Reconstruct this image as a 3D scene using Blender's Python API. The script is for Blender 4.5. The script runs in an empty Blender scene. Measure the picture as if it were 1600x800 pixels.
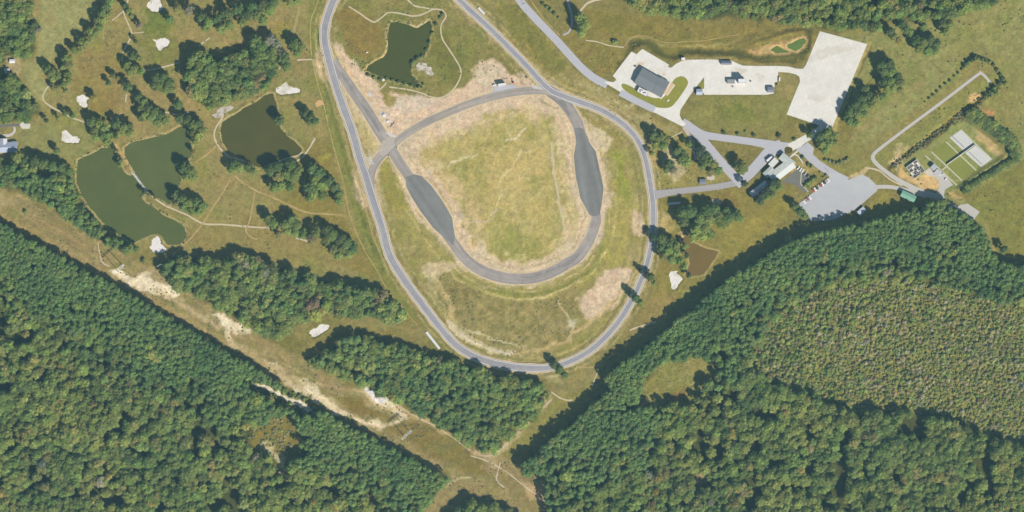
import bpy, math, random
import numpy as np
from mathutils import Vector, geometry
R = math.radians
scene = bpy.context.scene
C = scene.collection
S = 0.75                       # metres per photo pixel
def W(p, z=0.0):               # map coordinates -> world metres
    return ((p[0]-800.0)*S, (400.0-p[1])*S, z)

# ---------------------------------------------------------------- camera, sky, sun, exposure
CAM_H = 4000.0
cam_d = bpy.data.cameras.new("camera")
cam_d.sensor_width = 36.0
cam_d.lens = 36.0*CAM_H/1200.0
cam_d.clip_start = 10.0
cam_d.clip_end = 20000.0
cam = bpy.data.objects.new("camera", cam_d)
C.objects.link(cam)
cam.location = (0, 0, CAM_H)
scene.camera = cam

SUN_EL = R(42.0)
SUN_DIR = Vector((0.66, -0.75, 0)).normalized()*math.cos(SUN_EL) + Vector((0, 0, math.sin(SUN_EL)))   # towards the sun
world = bpy.data.worlds.new("World")
scene.world = world
world.use_nodes = True
wn = world.node_tree
sky = wn.nodes.new("ShaderNodeTexSky")
sky.sky_type = 'NISHITA'
sky.sun_disc = False
sky.sun_elevation = SUN_EL
sky.sun_rotation = math.atan2(SUN_DIR.x, SUN_DIR.y)
sky.air_density = 1.0
sky.dust_density = 0.6
bg = wn.nodes["Background"]
wn.links.new(sky.outputs[0], bg.inputs[0])
bg.inputs[1].default_value = 0.055
sun_d = bpy.data.lights.new("sun", 'SUN')
sun_d.energy = 5.0
sun_d.angle = R(0.53)
sun_d.color = (1.0, 0.93, 0.82)
sun = bpy.data.objects.new("sun", sun_d)
C.objects.link(sun)
sun.rotation_euler = SUN_DIR.to_track_quat('Z', 'Y').to_euler()
vs = scene.view_settings
vs.view_transform = 'Standard'
vs.look = 'None'
vs.exposure = 0.51
vs.gamma = 1.0
scene.cycles.max_bounces = 5
scene.cycles.diffuse_bounces = 3
scene.cycles.volume_bounces = 0
HAZE_DENSITY = 0.000024

# ---------------------------------------------------------------- helpers
random.seed(7)
rng = np.random.default_rng(7)
GAIN = (1.22, 1.20, 1.15)      # lit radiance of a flat white surface, used to turn seen colours into base colours
VEIL = (0.026, 0.047, 0.057)
def lin(c):
    c = c/255.0
    return c/12.92 if c <= 0.04045 else ((c+0.055)/1.055)**2.4
def A(r, g, b):
    return tuple(min(0.86, max(0.008, (lin(v)-w)/g_)) for v, w, g_ in zip((r, g, b), VEIL, GAIN))

def mat(name, col, rough=0.9, spec=0.2, var=0.12, scale=0.25, detail=5, bump=0.0, metallic=0.0, streak=None, col2=None, thr=(0.4, 0.65), joints=None):
    """procedural material: base colour broken up by world-space noise, optional second colour, lane streaks or slab joints"""
    m = bpy.data.materials.new(name)
    m.use_nodes = True
    nt = m.node_tree
    b = nt.nodes["Principled BSDF"]
    b.inputs["Roughness"].default_value = rough
    b.inputs["Specular IOR Level"].default_value = spec
    b.inputs["Metallic"].default_value = metallic
    geo = nt.nodes.new("ShaderNodeNewGeometry")
    src = geo.outputs["Position"]
    n1 = nt.nodes.new("ShaderNodeTexNoise")
    n1.inputs["Scale"].default_value = scale
    n1.inputs["Detail"].default_value = detail
    n1.inputs["Roughness"].default_value = 0.65
    nt.links.new(src, n1.inputs["Vector"])
    mr = nt.nodes.new("ShaderNodeMapRange")
    mr.inputs[1].default_value = 0.25; mr.inputs[2].default_value = 0.75
    mr.inputs[3].default_value = 1.0-var; mr.inputs[4].default_value = 1.0+var
    mr.clamp = False
    nt.links.new(n1.outputs["Fac"], mr.inputs[0])
    fac = mr.outputs[0]
    base = None
    if col2 is not None:
        n2 = nt.nodes.new("ShaderNodeTexNoise")
        n2.inputs["Scale"].default_value = scale*0.22
        n2.inputs["Detail"].default_value = 6
        n2.inputs["Roughness"].default_value = 0.7
        nt.links.new(src, n2.inputs["Vector"])
        r2 = nt.nodes.new("ShaderNodeMapRange")
        r2.inputs[1].default_value = thr[0]; r2.inputs[2].default_value = thr[1]
        nt.links.new(n2.outputs["Fac"], r2.inputs[0])
        mx = nt.nodes.new("ShaderNodeMix"); mx.data_type = 'RGBA'
        mx.inputs[6].default_value = (*col, 1); mx.inputs[7].default_value = (*col2, 1)
        nt.links.new(r2.outputs[0], mx.inputs[0])
        base = mx.outputs[2]
    if streak is not None:
        uv = nt.nodes.new("ShaderNodeUVMap")
        mp = nt.nodes.new("ShaderNodeMapping")
        mp.inputs["Scale"].default_value = (streak[1], streak[2], 1)
        nt.links.new(uv.outputs[0], mp.inputs[0])
        n3 = nt.nodes.new("ShaderNodeTexNoise")
        n3.inputs["Scale"].default_value = 1.0
        n3.inputs["Detail"].default_value = 4
        nt.links.new(mp.outputs[0], n3.inputs["Vector"])
        r3 = nt.nodes.new("ShaderNodeMapRange")
        r3.inputs[1].default_value = 0.3; r3.inputs[2].default_value = 0.7
        r3.inputs[3].default_value = 1.0-streak[0]; r3.inputs[4].default_value = 1.0+streak[0]
        nt.links.new(n3.outputs["Fac"], r3.inputs[0])
        mu = nt.nodes.new("ShaderNodeMath"); mu.operation = 'MULTIPLY'
        nt.links.new(fac, mu.inputs[0]); nt.links.new(r3.outputs[0], mu.inputs[1])
        fac = mu.outputs[0]
    if joints is not None:
        rot, size, dark = joints
        mp = nt.nodes.new("ShaderNodeMapping")
        mp.inputs["Rotation"].default_value = (0, 0, rot)
        nt.links.new(src, mp.inputs[0])
        br = nt.nodes.new("ShaderNodeTexBrick")
        br.offset = 0.0
        br.inputs["Scale"].default_value = 1.0/size
        br.inputs["Color1"].default_value = (1, 1, 1, 1)
        br.inputs["Color2"].default_value = (0.93, 0.935, 0.93, 1)
        br.inputs["Mortar"].default_value = (dark, dark, dark, 1)
        br.inputs["Mortar Size"].default_value = 0.035
        br.inputs["Mortar Smooth"].default_value = 0.4
        br.inputs["Brick Width"].default_value = 1.0
        br.inputs["Row Height"].default_value = 1.0
        nt.links.new(mp.outputs[0], br.inputs[0])
        mu = nt.nodes.new("ShaderNodeMath"); mu.operation = 'MULTIPLY'
        nt.links.new(fac, mu.inputs[0]); nt.links.new(br.outputs[0], mu.inputs[1])
        fac = mu.outputs[0]
    vm = nt.nodes.new("ShaderNodeVectorMath"); vm.operation = 'SCALE'
    if base is None:
        vm.inputs[0].default_value = col
    else:
        nt.links.new(base, vm.inputs[0])
    nt.links.new(fac, vm.inputs[3])
    nt.links.new(vm.outputs[0], b.inputs["Base Color"])
    if bump > 0:
        bp = nt.nodes.new("ShaderNodeBump")
        bp.inputs["Strength"].default_value = 1.0
        bp.inputs["Distance"].default_value = bump
        nt.links.new(n1.outputs["Fac"], bp.inputs["Height"])
        nt.links.new(bp.outputs[0], b.inputs["Normal"])
    return m

def link_mesh(name, verts, faces, material=None, parent=None, uvs=None):
    me = bpy.data.meshes.new(name)
    me.from_pydata([tuple(v) for v in verts], [], faces)
    if uvs is not None:
        lay = me.uv_layers.new(name="UVMap")
        idx = np.empty(len(me.loops), dtype=np.int32)
        me.loops.foreach_get("vertex_index", idx)
        lay.data.foreach_set("uv", np.asarray(uvs, dtype=np.float32)[idx].ravel())
    me.update()
    if material is not None:
        me.materials.append(material)
    o = bpy.data.objects.new(name, me)
    C.objects.link(o)
    if parent is not None:
        o.parent = parent
    return o

def tag(o, label=None, cat=None, group=None, kind=None):
    if label: o["label"] = label
    if cat: o["category"] = cat
    if group: o["group"] = group
    if kind: o["kind"] = kind
    return o

def empty(name, loc, rz=0.0, label=None, cat=None, group=None, scale=None):
    o = bpy.data.objects.new(name, None)
    o.empty_display_size = 0.5
    C.objects.link(o)
    o.location = loc
    o.rotation_euler = (0, 0, rz)
    if scale is not None:
        o.scale = scale
    return tag(o, label, cat, group)

def smooth_line(pts, step=3.0, closed=False):
    P = np.asarray(pts, dtype=float)
    n = len(P)
    out = []
    last = n if closed else n-1
    for i in range(last):
        if closed:
            p0, p1, p2, p3 = P[(i-1) % n], P[i], P[(i+1) % n], P[(i+2) % n]
        else:
            p1, p2 = P[i], P[i+1]
            p0 = P[i-1] if i > 0 else 2*p1-p2
            p3 = P[i+2] if i+2 < n else 2*p2-p1
        d = np.linalg.norm(p2[:2]-p1[:2])
        k = max(1, int(round(d/step)))
        for t in np.arange(k)/k:
            out.append(0.5*((2*p1)+(p2-p0)*t+(2*p0-5*p1+4*p2-p3)*t*t+(3*p1-p0-3*p2+p3)*t**3))
    if not closed:
        out.append(P[-1])
    return np.array(out)

def normals2d(L):
    d = np.gradient(L[:, :2], axis=0)
    d /= np.maximum(np.linalg.norm(d, axis=1, keepdims=True), 1e-9)
    return np.stack([-d[:, 1], d[:, 0]], axis=1)

def ribbon(name, pts, width, z, m, label=None, jitter=0.0, smooth=True, offset=0.0, seed=1, parent=None, kind="structure"):
    """flat strip along a polyline given in map pixels; width in map pixels, one value or one per point"""
    r = np.random.default_rng(seed)
    P = np.asarray(pts, dtype=float)
    w = np.broadcast_to(np.asarray(width, dtype=float), (len(P),))
    PW = np.concatenate([P[:, :2], w[:, None]], axis=1)
    L = smooth_line(PW, 3.0) if smooth else PW
    nrm = normals2d(L)
    c = L[:, :2] + nrm*offset
    hw = L[:, 2:3]/2
    if jitter > 0:
        k = len(L)
        a = np.convolve(r.normal(0, 1, k+4), np.ones(3)/3, 'valid')[:k, None]
        b = np.convolve(r.normal(0, 1, k+4), np.ones(3)/3, 'valid')[:k, None]
        lft = c - nrm*(hw*np.clip(1+jitter*a, 0.3, 2)); rgt = c + nrm*(hw*np.clip(1+jitter*b, 0.3, 2))
    else:
        lft = c - nrm*hw; rgt = c + nrm*hw
    s = np.concatenate([[0], np.cumsum(np.linalg.norm(np.diff(c, axis=0), axis=1))])*S
    n = len(L)
    verts, uvs = [], []
    for i in range(n):
        verts.append(W(lft[i], z)); uvs.append((s[i], -hw[i, 0]*S))
        verts.append(W(rgt[i], z)); uvs.append((s[i], hw[i, 0]*S))
    faces = [(2*i, 2*i+1, 2*i+3, 2*i+2) for i in range(n-1)]
    # face up
    v0, v1, v2 = (np.array(verts[j]) for j in faces[0][:3])
    if np.cross(v1-v0, v2-v0)[2] < 0:
        faces = [tuple(reversed(f)) for f in faces]
    o = link_mesh(name, verts, faces, m, parent, uvs)
    return tag(o, label, None, None, kind if parent is None else None)

def rough_poly(pts, amp=0.0, seed=1, step=2.0, smooth=True):
    r = np.random.default_rng(seed)
    P = np.asarray(pts, dtype=float)
    L = smooth_line(P, step, closed=True) if smooth else P
    if amp > 0:
        k = len(L)
        n = r.normal(0, 1, (k, 2))
        n = (n+np.roll(n, 1, 0)+np.roll(n, -1, 0))/1.7
        L = L + n*amp
    return L

def sheet(name, pts, z, m, label=None, amp=0.0, seed=1, smooth=False, parent=None, kind="structure", uvdir=None):
    L = rough_poly(pts, amp, seed, 2.0, smooth)
    vs_ = [Vector(W(p, z)) for p in L]
    tris = geometry.tessellate_polygon([[Vector((v.x, v.y, 0)) for v in vs_]])
    faces = []
    for t in tris:
        a, b, c = (vs_[i] for i in t)
        faces.append(tuple(t) if (b-a).cross(c-a).z > 0 else tuple(reversed(t)))
    uvs = None
    if uvdir is not None:
        u = Vector((math.cos(uvdir), math.sin(uvdir)))
        uvs = [(v.x*u.x+v.y*u.y, -v.x*u.y+v.y*u.x) for v in vs_]
    o = link_mesh(name, vs_, faces, m, parent, uvs)
    return tag(o, label, None, None, kind if parent is None else None)

class MB:
    """collects solid pieces for one mesh"""
    def __init__(self): self.v, self.f = [], []
    def add(self, vs_, fs):
        b = len(self.v)
        self.v += [tuple(x) for x in vs_]
        self.f += [tuple(b+i for i in q) for q in fs]
        return self
    def box(self, c, size, rz=0.0):
        hx, hy, hz = size[0]/2, size[1]/2, size[2]/2
        ca, sa = math.cos(rz), math.sin(rz)
        P = []
        for sz in (-1, 1):
            for sx, sy in ((-1, -1), (1, -1), (1, 1), (-1, 1)):
                x, y = sx*hx, sy*hy
                P.append((c[0]+x*ca-y*sa, c[1]+x*sa+y*ca, c[2]+sz*hz))
        return self.add(P, [(3, 2, 1, 0), (4, 5, 6, 7), (0, 1, 5, 4), (1, 2, 6, 5), (2, 3, 7, 6), (3, 0, 4, 7)])
    def bar(self, a, b, t):
        a, b = Vector(a), Vector(b)
        d = (b-a).normalized()
        u = d.cross(Vector((0, 0, 1)) if abs(d.z) < 0.9 else Vector((1, 0, 0))).normalized()
        w = d.cross(u)
        P = []
        for e in (a, b):
            for su, sw in ((-1, -1), (1, -1), (1, 1), (-1, 1)):
                P.append(e+u*su*t/2+w*sw*t/2)
        return self.add(P, [(3, 2, 1, 0), (4, 5, 6, 7), (0, 1, 5, 4), (1, 2, 6, 5), (2, 3, 7, 6), (3, 0, 4, 7)])
    def prism(self, loop, z0, z1):
        n = len(loop)
        ar = sum(loop[i][0]*loop[(i+1) % n][1]-loop[(i+1) % n][0]*loop[i][1] for i in range(n))
        if ar < 0: loop = list(reversed(loop))
        P = [(p[0], p[1], z0) for p in loop]+[(p[0], p[1], z1) for p in loop]
        tr = geometry.tessellate_polygon([[Vector((p[0], p[1], 0)) for p in loop]])
        F = []
        for t in tr:
            a, b, c = (Vector(P[i]) for i in t)
            t = tuple(t) if (b-a).cross(c-a).z > 0 else tuple(reversed(t))
            F.append(tuple(i+n for i in t)); F.append(tuple(reversed(t)))
        F += [(i, (i+1) % n, (i+1) % n+n, i+n) for i in range(n)]
        return self.add(P, F)
    def cyl(self, a, b, r0, r1, k=8):
        a, b = Vector(a), Vector(b)
        d = (b-a).normalized()
        u = d.cross(Vector((0, 0, 1)) if abs(d.z) < 0.9 else Vector((1, 0, 0))).normalized()
        w = d.cross(u)
        P = [e+(u*math.cos(2*math.pi*i/k)+w*math.sin(2*math.pi*i/k))*r for e, r in ((a, r0), (b, r1)) for i in range(k)]
        F = [(i, (i+1) % k, (i+1) % k+k, i+k) for i in range(k)]
        F += [tuple(range(k-1, -1, -1)), tuple(range(k, 2*k))]
        return self.add(P, F)
    def build(self, name, m, parent=None):
        return link_mesh(name, self.v, self.f, m, parent)

def inside(pts, poly):
    """which of the points (n x 2) lie inside the polygon"""
    P = np.asarray(poly, dtype=float)
    x, y = pts[:, 0], pts[:, 1]
    res = np.zeros(len(pts), dtype=bool)
    j = len(P)-1
    for i in range(len(P)):
        xi, yi = P[i]; xj, yj = P[j]
        c = ((yi > y) != (yj > y)) & (x < (xj-xi)*(y-yi)/((yj-yi) if yj != yi else 1e-9)+xi)
        res ^= c
        j = i
    return res

def seg_dist(X, Y, a, b):
    ax, ay = a; bx, by = b
    dx, dy = bx-ax, by-ay
    t = np.clip(((X-ax)*dx+(Y-ay)*dy)/max(dx*dx+dy*dy, 1e-9), 0, 1)
    return np.hypot(X-(ax+t*dx), Y-(ay+t*dy))

def fbm(X, Y, scale, seed, octaves=4, rough=0.55):
    """value noise, about -1..1"""
    r = np.random.default_rng(seed)
    out = np.zeros_like(X); amp = 1.0; tot = 0.0
    for o in range(octaves):
        N = 256
        G = r.uniform(-1, 1, (N, N))
        u = X/scale+1000.3*o+500; v = Y/scale+777.7*o+500
        iu = np.floor(u).astype(int); iv = np.floor(v).astype(int)
        fu = u-iu; fv = v-iv
        fu = fu*fu*(3-2*fu); fv = fv*fv*(3-2*fv)
        g = lambda a, b: G[a % N, b % N]
        val = (g(iu, iv)*(1-fu)+g(iu+1, iv)*fu)*(1-fv)+(g(iu, iv+1)*(1-fu)+g(iu+1, iv+1)*fu)*fv
        out += amp*val; tot += amp
        amp *= rough; scale *= 0.5
    return out/tot*1.6
# ---------------------------------------------------------------- map outlines (photo pixels = map pixels, 0.75 m each)
PERIM = [(600,-190),(560,-110),(531,-40),(525,-8),(519,5),(511,28),(507,48),(508,68),(511,82),(518,110),(527,140),(538,172),(549.5,203),(563,250),(571.5,275),(582,310),(596.5,355),(609,399),(632,437.5),(660,476),(687,511),(711,538),(737,555),(766,566),(800,573),(832,575.5),(857,574.5),(880,569),(905,558),(927,544),(950,522.5),(970,497.5),(985,472.5),(997.5,447.5),(1007.5,422.5),(1014.5,398),(1020,362),(1020.5,325),(1018,300),(1014,275),(1009,250),(1002,230),(992,213),(975,195),(955,181),(935,170),(905,159),(882,151),(860,141),(842,124),(825,105),(802,81),(775,54),(750,30),(725,7),(700,-20),(660,-75),(610,-150)]
TRACK = [(520,95),(528,108),(537,121),(553,144),(572,171),(590,200),(608,228),(624,254),(637,273),(672,328),(712,385),(724,401),(746,419),(772,430),(800,435.5),(832,434.5),(858,427),(883,414),(905,399),(921,374),(929,352),(931,335),(919,270),(905,202),(898,185),(886,166),(872,151),(855,140)]
CROSS = [(866,145),(848,141),(825,141.5),(800,144.5),(775,150),(737,161),(700,176),(670,189),(645,203),(622,219),(604,235),(591,248),(583,262),(579,280),(581,300)]
SKID1 = [(633,277),(635,292),(643,308),(657,330),(677,356),(697,374),(708,384),(711,370),(706,339),(690,312),(673,289),(659,275),(646,272)]
SKID2 = [(898,200),(900,223),(896.5,245),(900,278),(907,310),(921,336),(929,338),(937,336),(941.5,310),(943,293),(936.5,263),(931,237),(922,224),(913,202),(905,199)]
PONDS = {
 "big": [(122,250),(140,242),(160,232),(176,231),(183,240),(185,252),(192,267),(201,275),(208,273),(216,283),(226,297),(220,308),(226,316),(247,330),(272,345),(286,355),(291,365),(287,376),(275,383),(262,381),(252,370),(246,365),(235,366),(220,372),(208,379),(196,373),(176,360),(160,347),(142,325),(130,307),(120,287),(121,265)],
 "upper": [(195,230),(208,223),(238,216),(260,211),(278,200),(292,196),(300,203),(297,215),(300,232),(298,245),(287,252),(280,265),(281,280),(277,297),(271,314),(265,319),(254,312),(240,305),(231,299),(222,286),(210,269),(198,247)],
 "round": [(427,147),(431,163),(435,182),(437.5,200),(447,212),(460,222),(471,233),(470,241),(446,247),(425,254),(405,261),(390,252),(377,246),(360,238),(349,222),(344,203),(347,192),(362,181),(377,172),(400,160),(413,150)],
 "infield": [(610,34),(622,35),(640,40),(652,45),(662,38),(672,32),(674,50),(670,62),(671,72),(663,86),(650,90),(643,98),(641,110),(644,120),(652,130),(660,135),(650,136),(625,129),(603,122),(590,118),(572,110),(575,102),(590,95),(602,88),(607,75),(607,55)],
 "brown": [(1065,373),(1073,368),(1083,380),(1100,387),(1122,394),(1116,405),(1100,427),(1077,431),(1071,427),(1078,412),(1075,398),(1068,385)],
 "green_small": [(1203,78),(1215,72.5),(1232,82),(1213,84)],
 "green_large": [(1230,70),(1256,59.5),(1260,63),(1252,74),(1242,80),(1232,76)],
}
# woods: tree-covered outlines
WOOD_SW = [(-330,160),(-20,333),(30,366),(117,413),(190,453),(260,496),(330,537),(395,573),(450,609),(520,653),(600,695),(700,748),(680,772),(665,790),(640,1060),(-330,1060)]
WOOD_POND = [(-30,250),(20,262),(45,268),(62,280),(85,276),(112,276),(117,292),(128,318),(150,345),(175,370),(200,382),(196,392),(170,384),(140,366),(105,342),(70,312),(30,296),(-30,285)]
WOOD_MID = [(256,412),(270,404),(292,402),(310,404),(330,407),(350,408),(366,402),(388,400),(402,408),(420,412),(440,422),(470,432),(500,440),(530,444),(556,450),(585,455),(606,463),(620,478),(632,496),(622,502),(600,496),(575,492),(560,495),(535,492),(510,490),(490,496),(470,504),(452,510),(440,522),(432,528),(400,512),(370,494),(340,478),(300,458),(270,440),(256,426)]
WOOD_LOW = [(480,563),(498,558),(518,548),(532,535),(547,529),(564,528),(590,536),(620,540),(650,552),(680,560),(700,568),(730,574),(760,584),(800,592),(830,598),(848,604),(856,620),(838,645),(800,676),(770,702),(748,703),(700,670),(660,646),(628,628),(590,608),(550,594),(520,582),(495,570)]
WOOD_SE = [(815,728),(850,697),(900,655),(930,628),(955,606),(948,592),(960,574),(985,562),(1020,530),(1050,507),(1090,476),(1130,443),(1165,420),(1200,398),(1232,378),(1260,372),(1300,361),(1340,352),(1378,344),(1400,335),(1425,328),(1450,317),(1470,314),(1490,328),(1512,344),(1532,354),(1541,374),(1545,396),(1560,412),(1600,417),(1900,405),(1900,1060),(850,1060),(862,830),(852,772),(856,742),(840,738),(818,742)]
REGROWTH = [(1190,520),(1225,478),(1280,452),(1350,440),(1430,438),(1500,452),(1560,472),(1610,476),(1780,470),(1780,715),(1600,700),(1560,692),(1535,684),(1500,664),(1450,648),(1400,640),(1350,646),(1310,640),(1270,616),(1235,600),(1200,596),(1170,575)]
TRANS = [(1176,560),(1186,536),(1196,512),(1222,482),(1280,450),(1295,475),(1262,520),(1250,580),(1270,616),(1235,612),(1205,600)]
BOG = [(1005,588),(1040,566),(1080,560),(1115,560),(1130,575),(1110,596),(1090,618),(1085,634),(1050,632),(1020,634),(985,640),(1000,615)]
WOOD_N = [(960,-260),(972,0),(990,8),(1005,18),(1040,20),(1062,28),(1085,30),(1120,26),(1160,26),(1200,32),(1230,34),(1268,38),(1300,46),(1330,44),(1352,40),(1372,30),(1400,28),(1440,30),(1480,26),(1505,22),(1530,14),(1556,2),(1640,-260)]
WOOD_NW1 = [(-330,-260),(52,-260),(50,-10),(46,14),(50,34),(54,50),(52,80),(40,88),(18,86),(6,98),(-330,100)]
WOOD_NW2 = [(-330,118),(10,118),(24,124),(34,136),(46,152),(62,166),(60,178),(42,186),(10,188),(-330,150)]
WOOD_CLUMP = [(300,86),(318,82),(330,92),(352,92),(372,92),(392,90),(410,82),(424,84),(430,98),(428,116),(420,132),(400,142),(378,152),(352,160),(330,168),(312,160),(300,146),(290,128),(294,106)]
WOOD_BOTTOM = [(712,812),(718,792),(738,784),(756,790),(768,800),(772,830),(700,840)]
WOOD_BOTTOM2 = [(770,796),(790,790),(806,800),(820,815),(770,840)]
CLEAR_SW = [(394,676),(404,664),(418,660),(424,646),(440,650),(452,642),(466,654),(464,668),(476,678),(470,694),(478,708),(464,716),(454,730),(452,750),(440,754),(434,738),(422,730),(424,716),(408,708),(392,704),(384,690)]
STRIP_LOW = [(380,590),(400,590),(425,600),(455,612),(478,620),(498,640),(496,654),(470,648),(440,634),(415,622),(392,612)]
PALE_STRIP = [(392,598),(412,600),(432,610),(450,620),(470,624),(488,640),(484,645),(462,634),(440,622),(420,612),(402,606)]

# ---------------------------------------------------------------- the ground sheet: relief and cover
STEP = 2.0
gx = np.concatenate([[-8000,-4000,-2000,-900,-400,-200], np.arange(-100, 1701, STEP), [1900,2300,3000,4500,6500,9500]])
gy = np.concatenate([[-8000,-4000,-2000,-900,-400,-200], np.arange(-100, 901, STEP), [1100,1500,2300,4000,6500,8800]])
GX, GY = np.meshgrid(gx, gy)
GZ = np.zeros_like(GX)
GC = np.zeros(GX.shape+(3,))
n_big = fbm(GX, GY, 90, 11, 5)
n_mid = fbm(GX, GY, 26, 12, 5)
n_fin = fbm(GX, GY, 8, 13, 4, 0.7)
n_wx = fbm(GX, GY, 16, 14, 4, 0.6)
n_wy = fbm(GX, GY, 16, 15, 4, 0.6)

def colr(rgb): return np.array(A(*rgb))
def blend(mask, rgb, op=1.0):
    m = np.clip(mask*op, 0, 1)[..., None]
    GC[...] = GC*(1-m)+colr(rgb)*m
def sub(pts, pad):
    P = np.asarray(pts, float)
    i0, i1 = np.searchsorted(gx, [P[:, 0].min()-pad, P[:, 0].max()+pad])
    j0, j1 = np.searchsorted(gy, [P[:, 1].min()-pad, P[:, 1].max()+pad])
    return slice(max(j0-1, 0), j1+1), slice(max(i0-1, 0), i1+1)
def sdist(pts, warp=0.0, pad=30):
    """signed distance to a polygon in pixels (negative inside), on the part of the grid near it"""
    s = sub(pts, pad)
    X = GX[s]+n_wx[s]*warp; Y = GY[s]+n_wy[s]*warp
    d = np.full(X.shape, 1e9)
    n = len(pts)
    for i in range(n):
        d = np.minimum(d, seg_dist(X, Y, pts[i], pts[(i+1) % n]))
    ins = inside(np.stack([X.ravel(), Y.ravel()], 1), pts).reshape(X.shape)
    return s, np.where(ins, -d, d)
def ldist(pts, warp=0.0, pad=40, smooth=True):
    L = smooth_line(pts, 6.0) if smooth else np.asarray(pts, float)
    s = sub(L, pad)
    X = GX[s]+n_wx[s]*warp; Y = GY[s]+n_wy[s]*warp
    d = np.full(X.shape, 1e9)
    for i in range(len(L)-1):
        d = np.minimum(d, seg_dist(X, Y, L[i][:2], L[i+1][:2]))
    return s, d
def put(s, mask, rgb, op=1.0):
    m = np.clip(mask*op, 0, 1)[..., None]
    GC[s] = GC[s]*(1-m)+colr(rgb)*m
def sst(d, a, b): # smoothstep falling from 1 at a to 0 at b
    t = np.clip((d-a)/(b-a), 0, 1); t = t*t*(3-2*t)
    return 1-t
def poly(pts, rgb, soft=6, warp=8, op=1.0, noise=None, lo=0.0, hi=0.3):
    s, d = sdist(pts, warp)
    m = sst(d, -soft/2, soft/2)
    if noise is not None:
        m = m*np.clip((noise[s]-lo)/(hi-lo), 0, 1)
    put(s, m, rgb, op)
def line(pts, width, rgb, soft=3, warp=2, op=1.0, smooth=True, noise=None, lo=-0.3, hi=0.2):
    s, d = ldist(pts, warp, width+soft+10, smooth)
    m = sst(d, width/2-soft/2, width/2+soft/2)
    if noise is not None:
        m = m*np.clip((noise[s]-lo)/(hi-lo), 0, 1)
    put(s, m, rgb, op)

# base meadow, everywhere
GC[...] = colr((136,130,84))
blend(np.clip(n_big*1.2+0.2, 0, 1), (122,121,74), 0.7)
blend(np.clip(n_mid*1.2-0.1, 0, 1), (152,140,94), 0.6)
# golf land on the left
GOLF = [(-90,-90),(520,-90),(500,60),(560,290),(640,500),(600,520),(250,400),(100,330),(-90,240)]
poly(GOLF, (147,140,92), 20, 10, 0.9)
poly(GOLF, (134,136,80), 20, 10, 0.75, n_mid, 0.0, 0.55)
poly(GOLF, (160,142,96), 20, 10, 0.6, n_big, 0.15, 0.6)
poly(GOLF, (156,142,90), 20, 10, 0.5, -n_mid, 0.25, 0.6)
FAIR = [(56,-90),(155,-90),(150,20),(128,50),(105,62),(94,85),(70,105),(66,118),(78,135),(70,160),(56,150),(38,122),(40,100),(58,85),(58,40)]
poly(FAIR, (154,154,102), 8, 8, 0.9)
poly(FAIR, (158,146,100), 8, 8, 0.6, n_mid, 0.1, 0.5)
poly([(0,192),(110,196),(150,215),(120,245),(60,250),(30,235),(28,200)], (142,142,92), 10, 8, 0.8)
poly([(225,10),(270,20),(275,45),(240,60),(220,45)], (112,128,68), 12, 10, 0.8)
poly([(210,60),(280,60),(280,95),(230,100)], (122,128,72), 12, 10, 0.6)
poly([(120,100),(180,60),(195,80),(185,130),(150,150),(120,140)], (146,130,84), 16, 12, 0.6)
poly([(140,150),(190,145),(185,180),(150,185)], (140,118,72), 14, 12, 0.5)
poly([(300,270),(420,290),(420,340),(310,340),(270,380),(400,400),(560,420),(560,400),(420,300)], (146,134,86), 16, 10, 0.6)
poly([(360,75),(400,50),(440,20),(430,45),(410,60),(380,70)], (168,146,100), 8, 8, 0.6)
poly([(440,230),(520,220),(530,330),(600,430),(560,430),(500,340),(440,330)], (136,126,74), 16, 8, 0.7)
poly([(500,245),(515,243),(515,255),(500,255)], (176,168,50), 8, 6, 0.5)
poly([(432,35),(455,30),(456,45),(436,48)], (160,142,60), 8, 6, 0.5)
# mown strip beside the perimeter road (left)
line([(500,-40),(492,60),(505,130),(525,210),(550,290),(575,370),(600,430),(640,490)], 22, (128,134,78), 6, 3, 0.75)
line([(494,40),(500,100),(522,190),(548,280),(572,360),(596,420)], 5, (104,116,62), 4, 2, 0.6)
# corridor of cleared land under the power line
CORR = [(-90,270),(0,292),(60,320),(120,362),(190,398),(250,420),(330,470),(430,535),(480,565),(540,600),(600,620),(660,655),(745,706),(800,720),(850,745),(870,800),(860,890),(640,890),(680,770),(705,746),(600,690),(450,605),(330,530),(190,446),(100,400),(0,334),(-90,282)]
poly(CORR, (152,140,96), 8, 5, 1.0)
poly(CORR, (136,131,86), 8, 5, 0.8, n_mid, 0.0, 0.5)
poly(CORR, (176,158,116), 8, 5, 0.6, -n_mid, 0.2, 0.6)
_r = np.random.default_rng(4)
for k_ in range(12):
    o_ = -26+k_*4.6
    b_ = np.array([(20,318),(120,378),(210,432),(330,502),(430,566),(520,618),(600,660),(680,700)], float)
    line(b_+np.array([0.5, -0.86])*o_*0.8, _r.uniform(1.5, 3.5), ((124,118,76),(176,160,116),(138,134,86))[k_ % 3], 3, 5, 0.55, True, n_fin, -0.5, 0.3)
poly([(60,330),(130,375),(150,400),(90,380),(40,345)], (146,132,92), 12, 8, 0.7)
poly([(172,424),(190,420),(200,432),(215,428),(240,436),(262,446),(280,462),(270,470),(245,460),(222,452),(200,446),(184,436)], (230,214,176), 5, 8, 1.0)
poly([(225,424),(238,425),(232,430),(214,430)], (214,198,156), 3, 4, 0.9)
poly([(325,490),(345,492),(362,498),(380,510),(392,520),(384,524),(366,516),(360,520),(372,544),(366,548),(352,530),(346,518),(340,500)], (228,212,174), 4, 7, 1.0)
poly([(400,560),(450,600),(520,645),(600,668),(640,650),(632,640),(606,664),(580,652),(555,648),(520,630),(490,606),(470,594),(455,600),(430,570)], (224,206,164), 7, 8, 1.0)
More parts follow.
